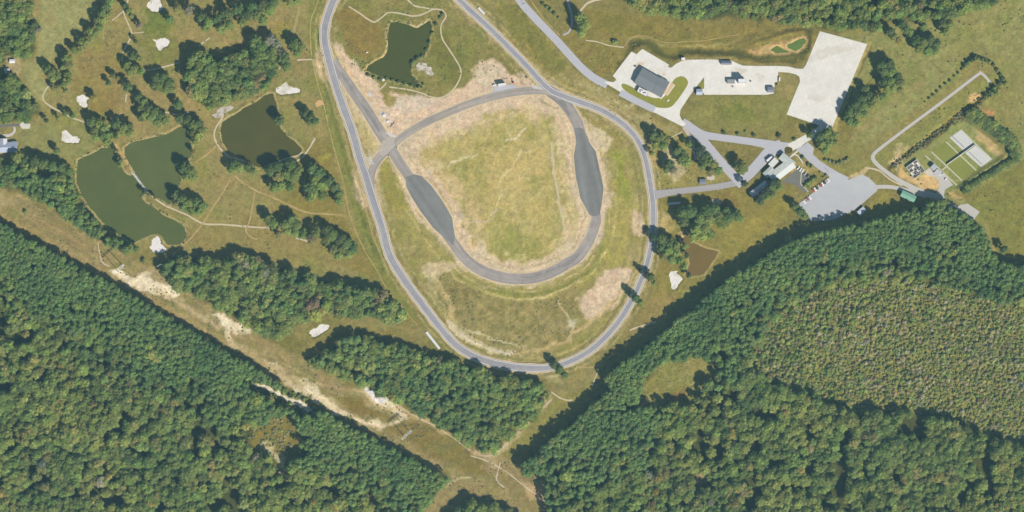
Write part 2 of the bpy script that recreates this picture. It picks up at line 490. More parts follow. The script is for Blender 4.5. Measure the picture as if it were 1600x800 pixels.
poly([(560,600),(580,606),(612,628),(640,646),(625,650),(590,630),(565,614)], (222,206,168), 7, 7, 0.95)
poly([(567,606),(600,612),(618,628),(600,628),(580,622)], (226,222,212), 4, 5, 0.95)
line([(240,452),(300,486),(345,515),(375,545),(430,578),(480,604)], 7, (196,176,132), 6, 7, 0.75)
line([(495,600),(560,612),(600,636),(620,640),(640,642),(700,676)], 4, (206,180,128), 3, 4, 0.8)
line([(0,334),(60,366),(120,400),(200,448),(300,506),(400,562),(470,604)], 7, (170,148,100), 6, 5, 0.6)
poly([(480,580),(520,590),(560,610),(540,615),(500,600)], (150,136,98), 8, 8, 0.7)
poly([(520,620),(560,626),(600,646),(606,654),(580,648),(540,636)], (134,120,74), 8, 6, 0.9)
poly([(600,668),(640,650),(700,680),(760,715),(790,740),(740,740),(690,720),(640,690)], (128,118,74), 10, 8, 0.8)
poly([(660,690),(690,684),(720,700),(700,712)], (128,128,82), 10, 8, 0.7)
line([(-20,296),(40,330),(120,376),(155,400),(180,412)], 3, (172,150,104), 3, 4, 0.6)
line([(560,588),(610,624),(650,650),(700,676),(745,702)], 5, (186,166,112), 4, 6, 0.6)
# track going up between the two woods
poly([(770,714),(800,680),(862,622),(900,606),(960,560),(1010,510),(1100,420),(1180,350),(1230,330),(1200,390),(1100,470),(1000,550),(940,610),(830,700),(790,722)], (140,136,84), 8, 6, 1.0)
line([(772,712),(800,686),(825,662),(856,628)], 5, (180,160,112), 3, 3, 0.8)
poly([(858,590),(900,585),(925,570),(960,560),(930,590),(880,622),(864,612)], (146,138,92), 6, 6, 0.8)
poly([(848,586),(872,588),(878,598),(856,596)], (176,164,116), 5, 6, 0.8)
line([(742,704),(765,720),(795,740),(825,765),(860,790)], 7, (186,166,122), 5, 4, 0.85)
line([(862,622),(835,650),(805,682),(776,708),(760,716)], 8, (184,166,122), 5, 4, 0.85)
poly([(750,706),(785,712),(800,730),(780,745),(755,728)], (168,150,110), 10, 7, 0.7)
# muddy flat at the foot of the map
poly([(655,795),(680,772),(710,752),(735,746),(755,750),(763,768),(752,788),(735,790),(700,800),(690,890),(640,890)], (150,138,96), 6, 6, 0.9)
line([(700,757),(718,748),(735,746)], 2.5, (196,182,132), 2, 1, 0.9)
poly([(780,715),(810,740),(850,745),(855,775),(830,800),(800,780),(780,750)], (140,128,88), 8, 8, 0.7)
poly([(812,755),(835,750),(852,752),(856,775),(848,790),(828,778)], (186,160,116), 8, 8, 0.95)
poly([(830,766),(848,766),(850,778),(836,776)], (184,150,112), 6, 5, 0.7)
line([(780,730),(776,750),(790,765)], 4, (172,146,110), 3, 3, 0.7)
# infield inside the inner track
INF = [(625,222),(700,186),(800,152),(850,150),(880,170),(893,200),(892,245),(900,300),(918,345),(912,375),(890,398),(850,418),(800,422),(760,412),(725,385),(712,350),(690,305),(650,260)]
poly(INF, (196,176,124), 8, 8, 1.0)
poly(INF, (206,182,142), 8, 8, 0.7, n_mid, 0.0, 0.5)
poly(INF, (172,160,100), 8, 8, 0.8, -n_mid, 0.1, 0.6)
INF2 = [(655,232),(690,222),(740,205),(800,190),(850,184),(858,200),(864,260),(874,340),(872,385),(848,404),(800,410),(768,394),(752,362),(742,325),(716,288),(690,262)]
poly(INF2, (172,161,96), 14, 10, 0.75)
poly(INF2, (188,168,108), 14, 10, 0.6, n_big, -0.2, 0.5)
poly(INF2, (154,154,86), 14, 10, 0.45, -n_mid, 0.15, 0.7)
poly([(765,350),(840,365),(870,385),(850,408),(800,412),(765,395)], (152,152,86), 16, 10, 0.6)
poly([(650,255),(700,270),(750,300),(756,345),(750,385),(715,365),(690,320)], (202,176,128), 16, 12, 0.7, n_wx, -0.5, 0.3)
poly([(855,200),(866,200),(868,280),(884,370),(872,400),(866,330)], (142,148,84), 8, 6, 0.5)
poly([(838,160),(880,172),(890,200),(888,230),(872,200),(856,182),(800,172),(740,190),(650,228),(640,215),(700,188),(800,155)], (200,178,136), 8, 8, 0.8, n_wx, -0.6, 0.2)
line([(660,222),(700,204),(760,190),(830,172),(850,172)], 3, (206,186,144), 3, 4, 0.7)
line([(700,262),(722,247),(752,240)], 2.5, (220,208,170), 2, 5, 0.8)
line([(788,222),(806,216),(820,200)], 2.5, (220,208,170), 2, 4, 0.8)
line([(812,238),(804,258),(786,275),(782,300),(776,325),(765,345),(738,345)], 2.5, (212,190,140), 2, 5, 0.8)
line([(782,300),(806,292),(816,272),(838,255)], 2.0, (206,190,130), 2, 4, 0.6)
line([(862,232),(866,270),(874,318),(882,358),(885,375),(880,398)], 2.6, (214,194,146), 2, 2, 0.85)
line([(866,200),(862,232)], 2.6, (206,190,140), 2, 2, 0.7)

# bare shoulders of the inner track and of the cross road
for P_, w_ in ((TRACK, 42), (CROSS, 40)):
    line(P_, w_+12, (208,184,150), 10, 7, 0.97)
    line(P_, w_-10, (202,182,148), 6, 4, 0.6)
s, d = sdist(SKID1, 4); put(s, sst(d, 9, 22), (208,184,150), 0.97)
s, d = sdist(SKID2, 4); put(s, sst(d, 8, 18), (208,184,150), 0.97)
# outer ring between inner track and perimeter road
RING = [(590,255),(605,245),(625,280),(640,330),(690,385),(720,420),(780,452),(850,450),(910,420),(950,360),(955,300),(945,250),(925,200),(905,170),(960,195),(985,215),(1003,260),(1008,320),(1005,390),(980,460),(940,520),(890,555),(830,565),(770,556),(720,535),(670,470),(620,390),(590,300)]
poly(RING, (154,146,92), 8, 6, 0.95)
poly(RING, (138,138,80), 8, 6, 0.6, n_mid, 0.0, 0.5)
poly(RING, (178,162,112), 8, 6, 0.6, -n_mid, 0.15, 0.6)
line([(600,250),(612,300),(640,350),(690,400),(725,432),(780,456),(850,452),(900,430),(935,395)], 20, (160,150,92), 10, 6, 0.8)
line([(690,404),(730,438),(800,462),(860,456),(915,430),(940,395),(950,330)], 9, (142,146,80), 6, 3, 0.8)
line([(740,445),(790,466),(850,462),(910,438)], 2.4, (200,178,126), 2, 2, 0.7)
poly([(955,235),(975,240),(985,290),(990,340),(975,410),(950,420),(940,380),(952,320),(960,280)], (168,158,90), 10, 6, 0.8)
poly([(958,240),(974,245),(984,290),(980,320),(968,300)], (134,146,74), 8, 5, 0.7)
poly([(922,182),(940,190),(962,214),(952,236),(944,244),(930,222),(916,200)], (202,184,146), 5, 5, 0.95)
poly([(903,170),(935,186),(962,212),(958,216),(930,198),(910,184)], (140,132,72), 5, 3, 0.8)
poly([(990,330),(1004,330),(1006,368),(994,370)], (208,184,150), 6, 5, 0.9)
_tp = smooth_line(TRACK[5:-2], 6.0); _tn = normals2d(_tp)
for off, col, w_ in ((13,(214,194,152),2.2),(17,(150,146,88),2.5),(21,(210,190,146),2.0),(26,(158,150,92),3),(32,(206,186,138),1.8),(38,(150,148,86),2.5),(-13,(214,194,152),2.2),(-18,(150,146,90),2.5),(-23,(212,190,146),2.0),(-29,(162,154,96),3),(-36,(206,186,140),1.8),(-44,(154,150,90),2.5)):
    line(_tp+_tn*off, w_, col, 2, 3, 0.7, False, n_wx if off % 2 else n_fin, -0.3, 0.25)
_r = np.random.default_rng(3)
for k_ in range(70):
    x0, y0 = _r.uniform(650, 890), _r.uniform(170, 405)
    if not inside(np.array([[x0, y0]]), INF)[0]: continue
    a_ = _r.uniform(0, 3.14); L_ = _r.uniform(12, 40); b_ = _r.normal(0, 0.5)
    pts_ = [(x0, y0), (x0+L_*0.5*math.cos(a_), y0+L_*0.5*math.sin(a_)), (x0+L_*(0.5*math.cos(a_)+0.5*math.cos(a_+b_)), y0+L_*(0.5*math.sin(a_)+0.5*math.sin(a_+b_)))]
    line(pts_, _r.uniform(1.2, 2.4), ((214,196,152),(206,186,134),(146,144,84))[k_ % 3], 2, 3, 0.55, True, n_fin, -0.5, 0.2)
# bottom lobe, darker and speckled
LOBE = [(680,415),(720,445),(790,470),(850,470),(900,445),(905,500),(895,530),(860,550),(800,560),(745,540),(710,515),(685,470)]
poly(LOBE, (148,139,92), 8, 6, 0.95)
poly(LOBE, (160,146,100), 8, 6, 0.8, n_fin, 0.1, 0.6)
poly(LOBE, (124,122,76), 8, 6, 0.6, -n_fin, 0.15, 0.6)
poly([(690,440),(730,450),(740,480),(700,478)], (128,122,82), 10, 8, 0.5)
poly([(840,490),(885,495),(890,520),(850,518)], (160,148,104), 12, 9, 0.6, n_wx, -0.4, 0.3)
poly([(905,465),(925,450),(945,420),(985,415),(996,420),(985,455),(960,480),(935,500),(915,500),(908,490)], (206,182,148), 6, 6, 1.0)
poly([(905,465),(925,450),(945,420),(985,415),(985,455),(945,480)], (214,190,156), 8, 9, 0.6, n_fin, 0.0, 0.5)
line([(670,425),(700,470),(712,508),(740,530),(770,545),(800,552),(830,550),(870,540),(910,515),(950,480),(975,445)], 6, (196,172,120), 4, 5, 0.8)
line([(703,503),(712,516),(740,535),(775,548),(800,552)], 8, (216,202,166), 4, 5, 0.9)
line([(704,505),(720,513),(748,520),(770,528),(800,537),(822,540)], 2.5, (204,194,150), 2, 5, 0.8)
line([(873,470),(885,492),(893,508),(893,535)], 3, (200,180,134), 2, 2, 0.8)
poly([(886,500),(900,504),(896,516),(886,512)], (206,196,158), 5, 5, 0.8)
poly([(660,415),(690,408),(715,412),(708,424),(680,432),(668,440),(660,430)], (202,182,140), 6, 6, 0.85)
line([(668,436),(676,455),(690,478),(702,500)], 3, (190,176,128), 2.5, 4, 0.8)
line([(720,552),(745,562),(780,567),(830,568),(870,560),(905,546)], 4, (112,120,64), 3, 2, 0.8)
line([(640,425),(668,468),(694,505),(722,533),(760,552)], 4, (122,124,68), 3, 2, 0.7)
line([(905,540),(935,515),(960,485),(978,452),(992,420)], 5, (124,124,64), 3, 2, 0.7)
# pond surroundings in the upper infield
UP = [(520,-60),(660,-60),(720,20),(770,70),(800,100),(770,110),(720,130),(700,150),(640,150),(590,130),(560,115),(530,70),(515,30)]
poly(UP, (142,135,86), 10, 6, 1.0)
poly(UP, (126,130,78), 10, 6, 0.7, n_mid, -0.1, 0.4)
poly([(525,10),(560,20),(600,40),(600,75),(570,95),(545,75),(528,45)], (140,122,76), 10, 8, 0.7)
poly([(680,40),(700,50),(720,90),(718,120),(690,130),(680,90)], (116,120,66), 10, 8, 0.7)
# bare ground near the junctions
poly([(612,140),(640,150),(690,155),(720,145),(745,115),(755,95),(770,90),(800,115),(845,132),(800,146),(740,158),(680,185),(640,202),(618,215),(600,190),(575,160),(560,130),(540,100),(525,75),(530,70),(560,105),(590,130),(600,150)], (210,184,152), 5, 4, 1.0)
poly([(612,150),(640,148),(665,150),(682,158),(660,172),(630,176),(612,166)], (206,188,160), 6, 4, 0.9)
poly([(740,105),(756,90),(785,105),(770,130),(745,140)], (200,182,148), 8, 8, 0.8)
poly([(593,138),(612,142),(622,150),(612,165),(606,170),(600,158)], (150,142,84), 5, 6, 0.95)
line([(522,82),(540,105),(565,140),(585,165)], 8, (210,182,138), 5, 5, 0.8)
poly([(556,170),(575,195),(588,215),(592,232),(575,245),(568,225),(560,195)], (196,180,128), 6, 5, 0.9)
poly([(560,185),(575,205),(585,228),(578,240),(570,225)], (176,160,98), 5, 5, 0.6)
poly([(590,252),(600,248),(612,262),(622,290),(640,330),(622,330),(606,320),(596,290)], (152,146,82), 6, 5, 0.9)
# strip between perimeter road and entrance road
MID = [(725,-40),(800,-60),(840,40),(900,110),(945,138),(1000,172),(1060,200),(1050,220),(1012,225),(985,195),(930,160),(870,138),(820,85)]
poly(MID, (152,142,92), 6, 5, 0.95)
poly([(770,0),(810,10),(850,60),(880,100),(890,120),(850,105),(800,55)], (126,126,74), 10, 8, 0.8)
poly([(880,120),(930,135),(1000,180),(1050,205),(1020,215),(980,185),(930,155)], (168,156,108), 10, 10, 0.8)
poly([(920,130),(960,150),(1000,175),(1010,185),(960,160)], (196,182,142), 8, 10, 0.6, n_fin, -0.2, 0.4)
line([(735,5),(775,40),(815,82),(850,118)], 6, (178,160,106), 4, 4, 0.7)
line([(818,62),(838,90),(858,118),(880,132),(920,150),(975,185)], 3, (164,144,82), 3, 4, 0.7)
line([(845,130),(890,152),(945,172),(985,200),(1008,235),(1018,280)], 5, (150,136,70), 3, 3, 0.6, True, n_wx, -0.5, 0.2)
# land between perimeter road and the car park buildings
poly([(1012,205),(1070,210),(1120,260),(1150,285),(1100,295),(1030,300),(1022,260)], (150,142,88), 8, 6, 0.95)
poly([(1035,235),(1055,240),(1075,265),(1062,285),(1040,275)], (198,184,142), 8, 9, 0.7)
poly([(1010,232),(1022,236),(1024,262),(1014,262)], (190,158,104), 6, 5, 0.7)
poly([(1028,310),(1150,292),(1240,330),(1200,370),(1120,420),(1060,450),(1020,470),(1030,380)], (142,134,80), 8, 8, 0.95)
poly([(1090,305),(1140,300),(1155,315),(1140,325),(1100,320)], (130,114,74), 10, 8, 0.7)
poly([(1033,330),(1045,328),(1052,360),(1045,368),(1034,355)], (200,180,120), 8, 8, 0.7)
poly([(1105,316),(1118,310),(1128,312),(1122,320)], (206,198,166), 4, 5, 0.8)
poly([(1058,365),(1068,362),(1072,372),(1064,378)], (206,178,130), 4, 4, 0.7)
poly([(1130,350),(1200,340),(1180,370),(1130,410),(1120,395)], (148,140,80), 10, 8, 0.8)
poly([(1000,470),(1060,450),(1040,490),(1000,520)], (150,136,88), 10, 8, 0.8)
line([(1012,440),(1024,425),(1030,405)], 5, (176,146,96), 4, 4, 0.6)
# right fields
FIELD = [(1300,60),(1360,40),(1560,5),(1700,-60),(1700,420),(1545,400),(1520,340),(1370,245),(1310,215)]
poly(FIELD, (148,147,94), 12, 8, 0.95)
poly(FIELD, (128,134,82), 12, 8, 0.7, n_mid, 0.0, 0.5)
poly(FIELD, (146,138,88), 12, 8, 0.6, n_big, 0.0, 0.5)
for k in range(16):
    x0 = 1370+k*14+rng.uniform(-6, 6); y0 = 70+rng.uniform(-25, 120)
    line([(x0, y0+60), (x0+45, y0+20), (x0+90, y0-25)], 2.5, (122,120,72), 2, 3, 0.45, False, n_fin, -0.2, 0.3)
poly([(1310,190),(1370,110),(1400,95),(1390,140),(1340,200),(1300,250),(1290,240)], (134,122,72), 12, 8, 0.6)
line([(1440,128),(1395,160),(1360,195),(1330,215)], 4, (166,146,104), 4, 6, 0.5)
line([(1360,245),(1417,200),(1475,157),(1532,114)], 34, (146,136,86), 8, 4, 0.6, False)
poly([(1345,255),(1380,235),(1420,205),(1510,140),(1550,110),(1558,135),(1500,180),(1430,225),(1390,262)], (138,140,84), 6, 4, 0.8)
line([(1390,262),(1430,233),(1470,205),(1512,172),(1555,138),(1562,130)], 8, (104,96,68), 6, 5, 0.85, False)
line([(1395,250),(1430,226),(1470,198),(1510,168)], 4, (152,140,88), 4, 4, 0.6, False)
poly([(1385,250),(1410,225),(1420,228),(1400,255)], (186,168,126), 6, 8, 0.7, n_fin, -0.3, 0.3)
poly([(1512,150),(1522,143),(1535,150),(1522,160),(1512,160)], (204,166,114), 5, 5, 0.9)
poly([(1533,172),(1545,170),(1555,178),(1548,184),(1538,182)], (196,150,100), 6, 6, 0.9)
# shooting-range lawn
RANGE = [(1410,258),(1500,190),(1512,188),(1566,240),(1552,262),(1500,296),(1480,298),(1440,285)]
poly(RANGE, (142,146,92), 5, 3, 1.0)
poly([(1512,192),(1540,212),(1568,238),(1558,242),(1530,218),(1508,198)], (196,170,120), 5, 5, 0.8, n_wx, -0.5, 0.2)
poly([(1412,262),(1432,280),(1448,268),(1470,278),(1472,296),(1450,300),(1425,290),(1408,275)], (204,172,118), 6, 6, 0.95)
poly([(1398,250),(1412,244),(1415,258),(1402,268)], (206,184,144), 6, 6, 0.8)
poly([(1480,300),(1500,304),(1520,312),(1512,316),(1490,312)], (204,170,118), 5, 4, 0.8)
poly([(1490,300),(1520,296),(1600,250),(1700,240),(1700,420),(1550,400),(1530,345)], (130,130,76), 10, 8, 0.8)
line([(1536,345),(1548,372),(1556,395)], 4, (170,158,108), 4, 3, 0.6)
# slope north of the station
SLOPE = [(925,15),(970,22),(1080,36),(1200,38),(1270,48),(1280,55),(1262,95),(1238,104),(1160,100),(1140,92),(1060,94),(1046,98),(1002,74),(960,110),(940,120),(880,60),(900,20)]
poly(SLOPE, (140,130,80), 8, 6, 0.95)
poly(SLOPE, (124,122,72), 8, 6, 0.7, n_mid, 0.0, 0.5)
line([(975,65),(1000,58),(1030,70),(1080,72),(1140,68),(1180,58),(1230,44)], 3, (172,158,104), 3, 4, 0.6)
line([(985,70),(1010,68),(1045,88),(1080,80),(1150,84),(1190,90),(1240,92),(1262,80),(1266,50)], 11, (88,96,54), 7, 4, 0.75)
line([(962,112),(980,85),(1000,68)], 6, (92,98,56), 5, 3, 0.7)
line([(1150,68),(1200,52),(1260,48)], 5, (92,92,54), 5, 4, 0.6)
poly([(1170,78),(1200,70),(1235,62),(1262,55),(1262,66),(1250,84),(1215,87),(1180,84)], (200,166,112), 5, 4, 0.9)
line([(1060,93),(1100,90),(1145,91),(1160,98),(1235,101)], 3, (164,148,98), 3, 2, 0.7)
line([(1358,70),(1335,120),(1310,185),(1302,205)], 7, (176,160,100), 5, 3, 0.8)
line([(1362,72),(1340,120),(1314,190)], 2.5, (104,96,58), 2, 2, 0.6)
poly([(1100,150),(1208,148),(1240,160),(1225,205),(1120,206),(1075,190),(1065,178)], (138,136,84), 6, 5, 0.9)
poly([(1125,165),(1180,165),(1190,185),(1130,190)], (118,128,72), 12, 8, 0.7)
poly([(1216,113),(1238,115),(1248,121),(1249,128),(1238,160),(1210,150)], (150,140,92), 4, 3, 0.9)
poly([(1240,225),(1290,260),(1370,290),(1400,310),(1430,320),(1400,340),(1340,345),(1380,300),(1340,270)], (150,142,80), 8, 5, 0.8)
poly([(1290,210),(1345,235),(1365,262),(1330,280),(1290,255)], (140,136,84), 8, 6, 0.8)
poly([(1328,278),(1350,262),(1358,262),(1340,284)], (206,184,134), 4, 4, 0.8)
poly([(1225,260),(1245,275),(1290,262),(1270,250)], (176,160,104), 4, 4, 0.6)
poly([(1215,300),(1236,296),(1240,320),(1200,345),(1190,340)], (144,136,74), 6, 5, 0.7)
# forest floor
for w_ in (WOOD_SW, WOOD_POND, WOOD_MID, WOOD_LOW, WOOD_SE, WOOD_N, WOOD_NW1, WOOD_NW2, WOOD_CLUMP, WOOD_BOTTOM):
    poly(w_, (82,94,54), 10, 5, 0.92)
poly(REGROWTH, (138,142,84), 30, 12, 0.95)
poly(TRANS, (116,124,70), 20, 12, 0.9)
poly(REGROWTH, (156,148,94), 30, 12, 0.7, n_mid, 0.0, 0.5)
poly(BOG, (140,138,82), 14, 10, 0.95)
poly(BOG, (158,148,100), 14, 10, 0.7, n_fin, 0.0, 0.5)
poly([(1030,626),(1055,614),(1075,612),(1070,624),(1050,632)], (132,108,78), 8, 6, 0.9)
poly(CLEAR_SW, (136,126,76), 10, 8, 0.95)
poly([(404,690),(420,690),(428,706),(440,702),(446,716),(436,742),(428,724),(416,712),(406,706)], (190,178,134), 6, 9, 0.9)
poly(PALE_STRIP, (222,208,178), 3, 3, 1.0)
poly([(174,640),(180,645),(184,653),(178,650)], (220,206,170), 2, 2, 0.9)
for q in ((222,634,8),(120,528,7),(235,575,10),(350,690,6),(545,785,22),(585,790,22),(1098,745,10),(388,716,5)):
    poly([(q[0]+q[2]*math.cos(a)*1.2, q[1]+q[2]*math.sin(a)*0.8) for a in np.arange(8)*math.pi/4], (176,158,110), q[2]*0.6, 7, 0.8)
# house plot and sheds
poly([(8,88),(30,88),(34,105),(28,122),(14,122),(6,110)], (176,160,116), 6, 6, 0.9)
poly([(0,238),(14,236),(22,250),(10,262),(0,262)], (150,140,92), 6, 5, 0.9)
# verges of the perimeter road
line(PERIM, 24, (176,160,112), 8, 4, 0.55)
line(PERIM, 18, (184,168,124), 4, 3, 0.5)
line([(508,90),(522,135),(545,205)], 26, (170,156,104), 10, 4, 0.4)
_pp = smooth_line(PERIM, 6.0); _pn = normals2d(_pp)
for off, col, w_ in ((11,(112,116,68),2.5),(15,(196,180,130),1.8),(20,(132,130,78),3),(-11,(116,118,70),2.5),(-16,(192,176,126),1.8),(-22,(134,132,80),2.5)):
    line(_pp+_pn*off, w_, col, 2, 2.5, 0.6, False, n_wy if off % 2 else n_fin, -0.4, 0.2)
# shore edges
for k, (nm, P_) in enumerate(PONDS.items()):
    s, d = sdist(P_, 1.5, 20)
    put(s, sst(np.abs(d-2.2), 0.8, 2.6), (190,172,120) if nm != "green_large" and nm != "green_small" else (206,176,122), 0.55)
    put(s, sst(np.abs(d-5.5), 1, 4)*np.clip(n_fin[s]*2, 0, 1), (96,104,58), 0.5)
    GZ[s] = np.where(d < 2.0, np.maximum(-1.4, (d-2.0)*0.22), GZ[s])
line([(604,45),(606,75),(596,92),(572,104),(568,112)], 3, (206,178,120), 2, 2, 0.9)
line([(640,36),(652,42),(668,30)], 3, (206,188,140), 2, 2, 0.8)
line([(182,228),(196,248),(208,270)], 5, (190,162,110), 2, 2, 0.9)
line([(229,304),(250,322),(276,340)], 4, (150,140,84), 3, 2, 0.5)
BUNK = [[(229,2),(236,-1),(250,-1),(256,8),(250,15),(241,18),(233,14)],
  [(237,62),(246,63),(256,60),(266,66),(262,72),(255,75),(253,81),(246,82),(242,74)],
  [(120,153),(131,146),(138,155),(138,168),(132,172),(124,162)],
  [(99,204),(106,202),(113,208),(123,217),(121,224),(110,225),(98,220)],
  [(431,140),(437,134),(446,129),(452,135),(466,139),(467,146),(460,149),(449,146),(440,147)],
  [(237,372),(245,370),(252,377),(261,387),(258,393),(249,395),(240,393),(235,385)],
  [(482,518),(490,508),(503,504),(516,508),(514,515),(505,519),(492,525),(484,522)],
  [(1046,432),(1050,424),(1059,421),(1062,431),(1068,437),(1060,445),(1054,451),(1048,450),(1047,442)]]
for P_ in BUNK:
    s, d = sdist(P_, 5.0, 20)
    put(s, sst(np.abs(d-2.0), 0.5, 2.2), (118,124,70), 0.5)
    GZ[s] = np.where(d < 1.0, np.maximum(-1.2, (d-1.0)*0.45), GZ[s]+0.35*np.exp(-((d-2.0)/1.5)**2))
# fine variation of the cover everywhere
n_spk = fbm(GX, GY, 4.5, 16, 2, 0.7)
GC *= (1+0.10*n_fin+0.06*n_mid+0.15*n_spk)[..., None]
GC *= np.stack([1+0.05*n_wx, 1+0.02*n_wy, 1-0.05*n_wx], -1)
_l = GC.mean(-1, keepdims=True)
far_ = (GX < -100) | (GX > 1700) | (GY < -100) | (GY > 900)
GC[far_] = colr((134,132,84))
GC = np.clip((_l+(GC-_l)*0.92)*np.array([1.07, 1.035, 1.12]), 0.006, 0.8)

# relief: berms and ditches
def relief(pts, width, h, smooth=True):
    s, d = ldist(pts, 1.0, width+6, smooth)
    GZ[s] += h*np.exp(-(d/(width*0.5))**2)
relief([(494,40),(500,100),(522,190),(548,280),(572,360),(596,420)], 6, -1.0)
relief([(645,430),(672,470),(698,507),(726,535),(760,553)], 6, -0.9)
relief([(725,556),(780,566),(830,567),(870,559),(905,545),(940,515),(962,484),(980,450)], 5, -0.9)
relief([(900,166),(940,180),(962,205),(984,240),(994,285),(1000,330)], 6, -0.9)
relief([(775,70),(805,105),(815,128)], 4, -0.7)
relief([(655,262),(690,300),(705,322),(722,352)], 5, -0.8)
relief([(985,70),(1010,66),(1045,86),(1080,78),(1150,82),(1190,92),(1240,94)], 10, -1.6)
relief([(1180,68),(1235,52),(1266,52),(1264,80),(1245,88),(1200,90)], 6, 1.4)
relief([(1390,258),(1430,229),(1470,201),(1512,168),(1556,135)], 7, -1.6)
relief([(1505,190),(1540,214),(1570,240)], 10, 3.0)
relief([(1570,246),(1530,272),(1500,294)], 9, 2.5)
relief([(690,408),(730,440),(800,464),(860,458),(915,432),(942,395)], 8, 0.9)
relief([(1436,100),(1500,60)], 4, 0.3, False)
relief([(752,784),(770,770)], 3, -0.5, False)
GZ += 0.10*np.where((GX > -100) & (GX < 1700) & (GY > -100) & (GY < 900), n_mid, 0)-0.12
far = (GX < -100) | (GX > 1700) | (GY < -100) | (GY > 900)
GZ[far] = -0.12

ny_, nx_ = GX.shape
co = np.stack([(GX-800)*S, (400-GY)*S, GZ], -1).reshape(-1, 3).astype(np.float32)
ii = np.arange(ny_*nx_).reshape(ny_, nx_)
quads = np.stack([ii[1:, :-1], ii[1:, 1:], ii[:-1, 1:], ii[:-1, :-1]], -1).reshape(-1, 4).astype(np.int32)
gme = bpy.data.meshes.new("ground")
gme.vertices.add(len(co)); gme.vertices.foreach_set("co", co.ravel())
gme.loops.add(quads.size); gme.loops.foreach_set("vertex_index", quads.ravel())
gme.polygons.add(len(quads))
gme.polygons.foreach_set("loop_start", np.arange(0, quads.size, 4, dtype=np.int32))
gme.update(calc_edges=True)
gme.polygons.foreach_set("use_smooth", np.ones(len(quads), dtype=bool))
att = gme.color_attributes.new("cover", 'FLOAT_COLOR', 'POINT')
att.data.foreach_set("color", np.concatenate([GC.reshape(-1, 3), np.ones((ny_*nx_, 1))], 1).astype(np.float32).ravel())
gm = bpy.data.materials.new("ground_cover")
gm.use_nodes = True
nt = gm.node_tree
pb = nt.nodes["Principled BSDF"]
pb.inputs["Roughness"].default_value = 1.0
pb.inputs["Specular IOR Level"].default_value = 0.05
ca = nt.nodes.new("ShaderNodeAttribute"); ca.attribute_name = "cover"
geo = nt.nodes.new("ShaderNodeNewGeometry")
def gnoise(scale, detail, rough, lo, hi):
    n = nt.nodes.new("ShaderNodeTexNoise")
    n.inputs["Scale"].default_value = scale; n.inputs["Detail"].default_value = detail; n.inputs["Roughness"].default_value = rough
    nt.links.new(geo.outputs["Position"], n.inputs["Vector"])
    m = nt.nodes.new("ShaderNodeMapRange")
    m.inputs[1].default_value = 0.25; m.inputs[2].default_value = 0.75; m.inputs[3].default_value = lo; m.inputs[4].default_value = hi
    m.clamp = False
    nt.links.new(n.outputs["Fac"], m.inputs[0])
    return n.outputs["Fac"], m.outputs[0]
f1, v1 = gnoise(0.40, 4, 0.8, 0.58, 1.42)
f2, v2 = gnoise(0.11, 7, 0.75, 0.78, 1.22)
f3, v3 = gnoise(0.20, 4, 0.7, -0.5, 1.0)
mu = nt.nodes.new("ShaderNodeMath"); mu.operation = 'MULTIPLY'
nt.links.new(v1, mu.inputs[0]); nt.links.new(v2, mu.inputs[1])
vm = nt.nodes.new("ShaderNodeVectorMath"); vm.operation = 'SCALE'
nt.links.new(ca.outputs["Color"], vm.inputs[0]); nt.links.new(mu.outputs[0], vm.inputs[3])
hs = nt.nodes.new("ShaderNodeMix"); hs.data_type = 'RGBA'; hs.blend_type = 'MULTIPLY'
hs.inputs[7].default_value = (0.86, 1.0, 0.84, 1)
nt.links.new(v3, hs.inputs[0]); nt.links.new(vm.outputs[0], hs.inputs[6])
nt.links.new(hs.outputs[2], pb.inputs["Base Color"])
bp = nt.nodes.new("ShaderNodeBump"); bp.inputs["Distance"].default_value = 0.35; bp.inputs["Strength"].default_value = 1.0
nt.links.new(f1, bp.inputs["Height"]); nt.links.new(bp.outputs[0], pb.inputs["Normal"])
gme.materials.append(gm)
ground = bpy.data.objects.new("ground", gme)
C.objects.link(ground)
tag(ground, "rough olive and tan grassland with bare sandy soil around the track", None, None, "structure")

# ---------------------------------------------------------------- water
def water_mat(name, col, rough=0.08):
    m = mat(name, col, rough, 0.35, 0.10, 0.06, 6, 0.02, col2=tuple(v*q for v, q in zip(col, (0.86, 0.90, 0.90))), thr=(0.42, 0.66))
    return m
WM = {"big": (99,111,80), "upper": (101,113,82), "round": (93,98,67), "infield": (88,99,72), "brown": (126,112,80), "green_small": (108,128,80), "green_large": (108,132,84)}
WL = {"big": "large murky green pond south of the footbridge", "upper": "murky green pond north of the footbridge and causeway", "round": "round olive brown pond beside the bunker", "infield": "dark green pond inside the upper end of the test track", "brown": "muddy brown pond at the edge of the big forest", "green_small": "smaller triangular green basin beside the concrete yard", "green_large": "larger triangular green basin beside the concrete yard"}
for nm, P_ in PONDS.items():
    L = rough_poly(P_, 0, 1, 3.0, True)
    c = L.mean(axis=0); nr = normals2d(np.vstack([L, L[:1]]))[:-1]
    sgn = 1 if inside((L[:1]+nr[:1]*1.0), L)[0] else -1
    sheet("pond", L-sgn*nr*1.2, -0.42, water_mat("water_"+nm, A(*WM[nm])), WL[nm])
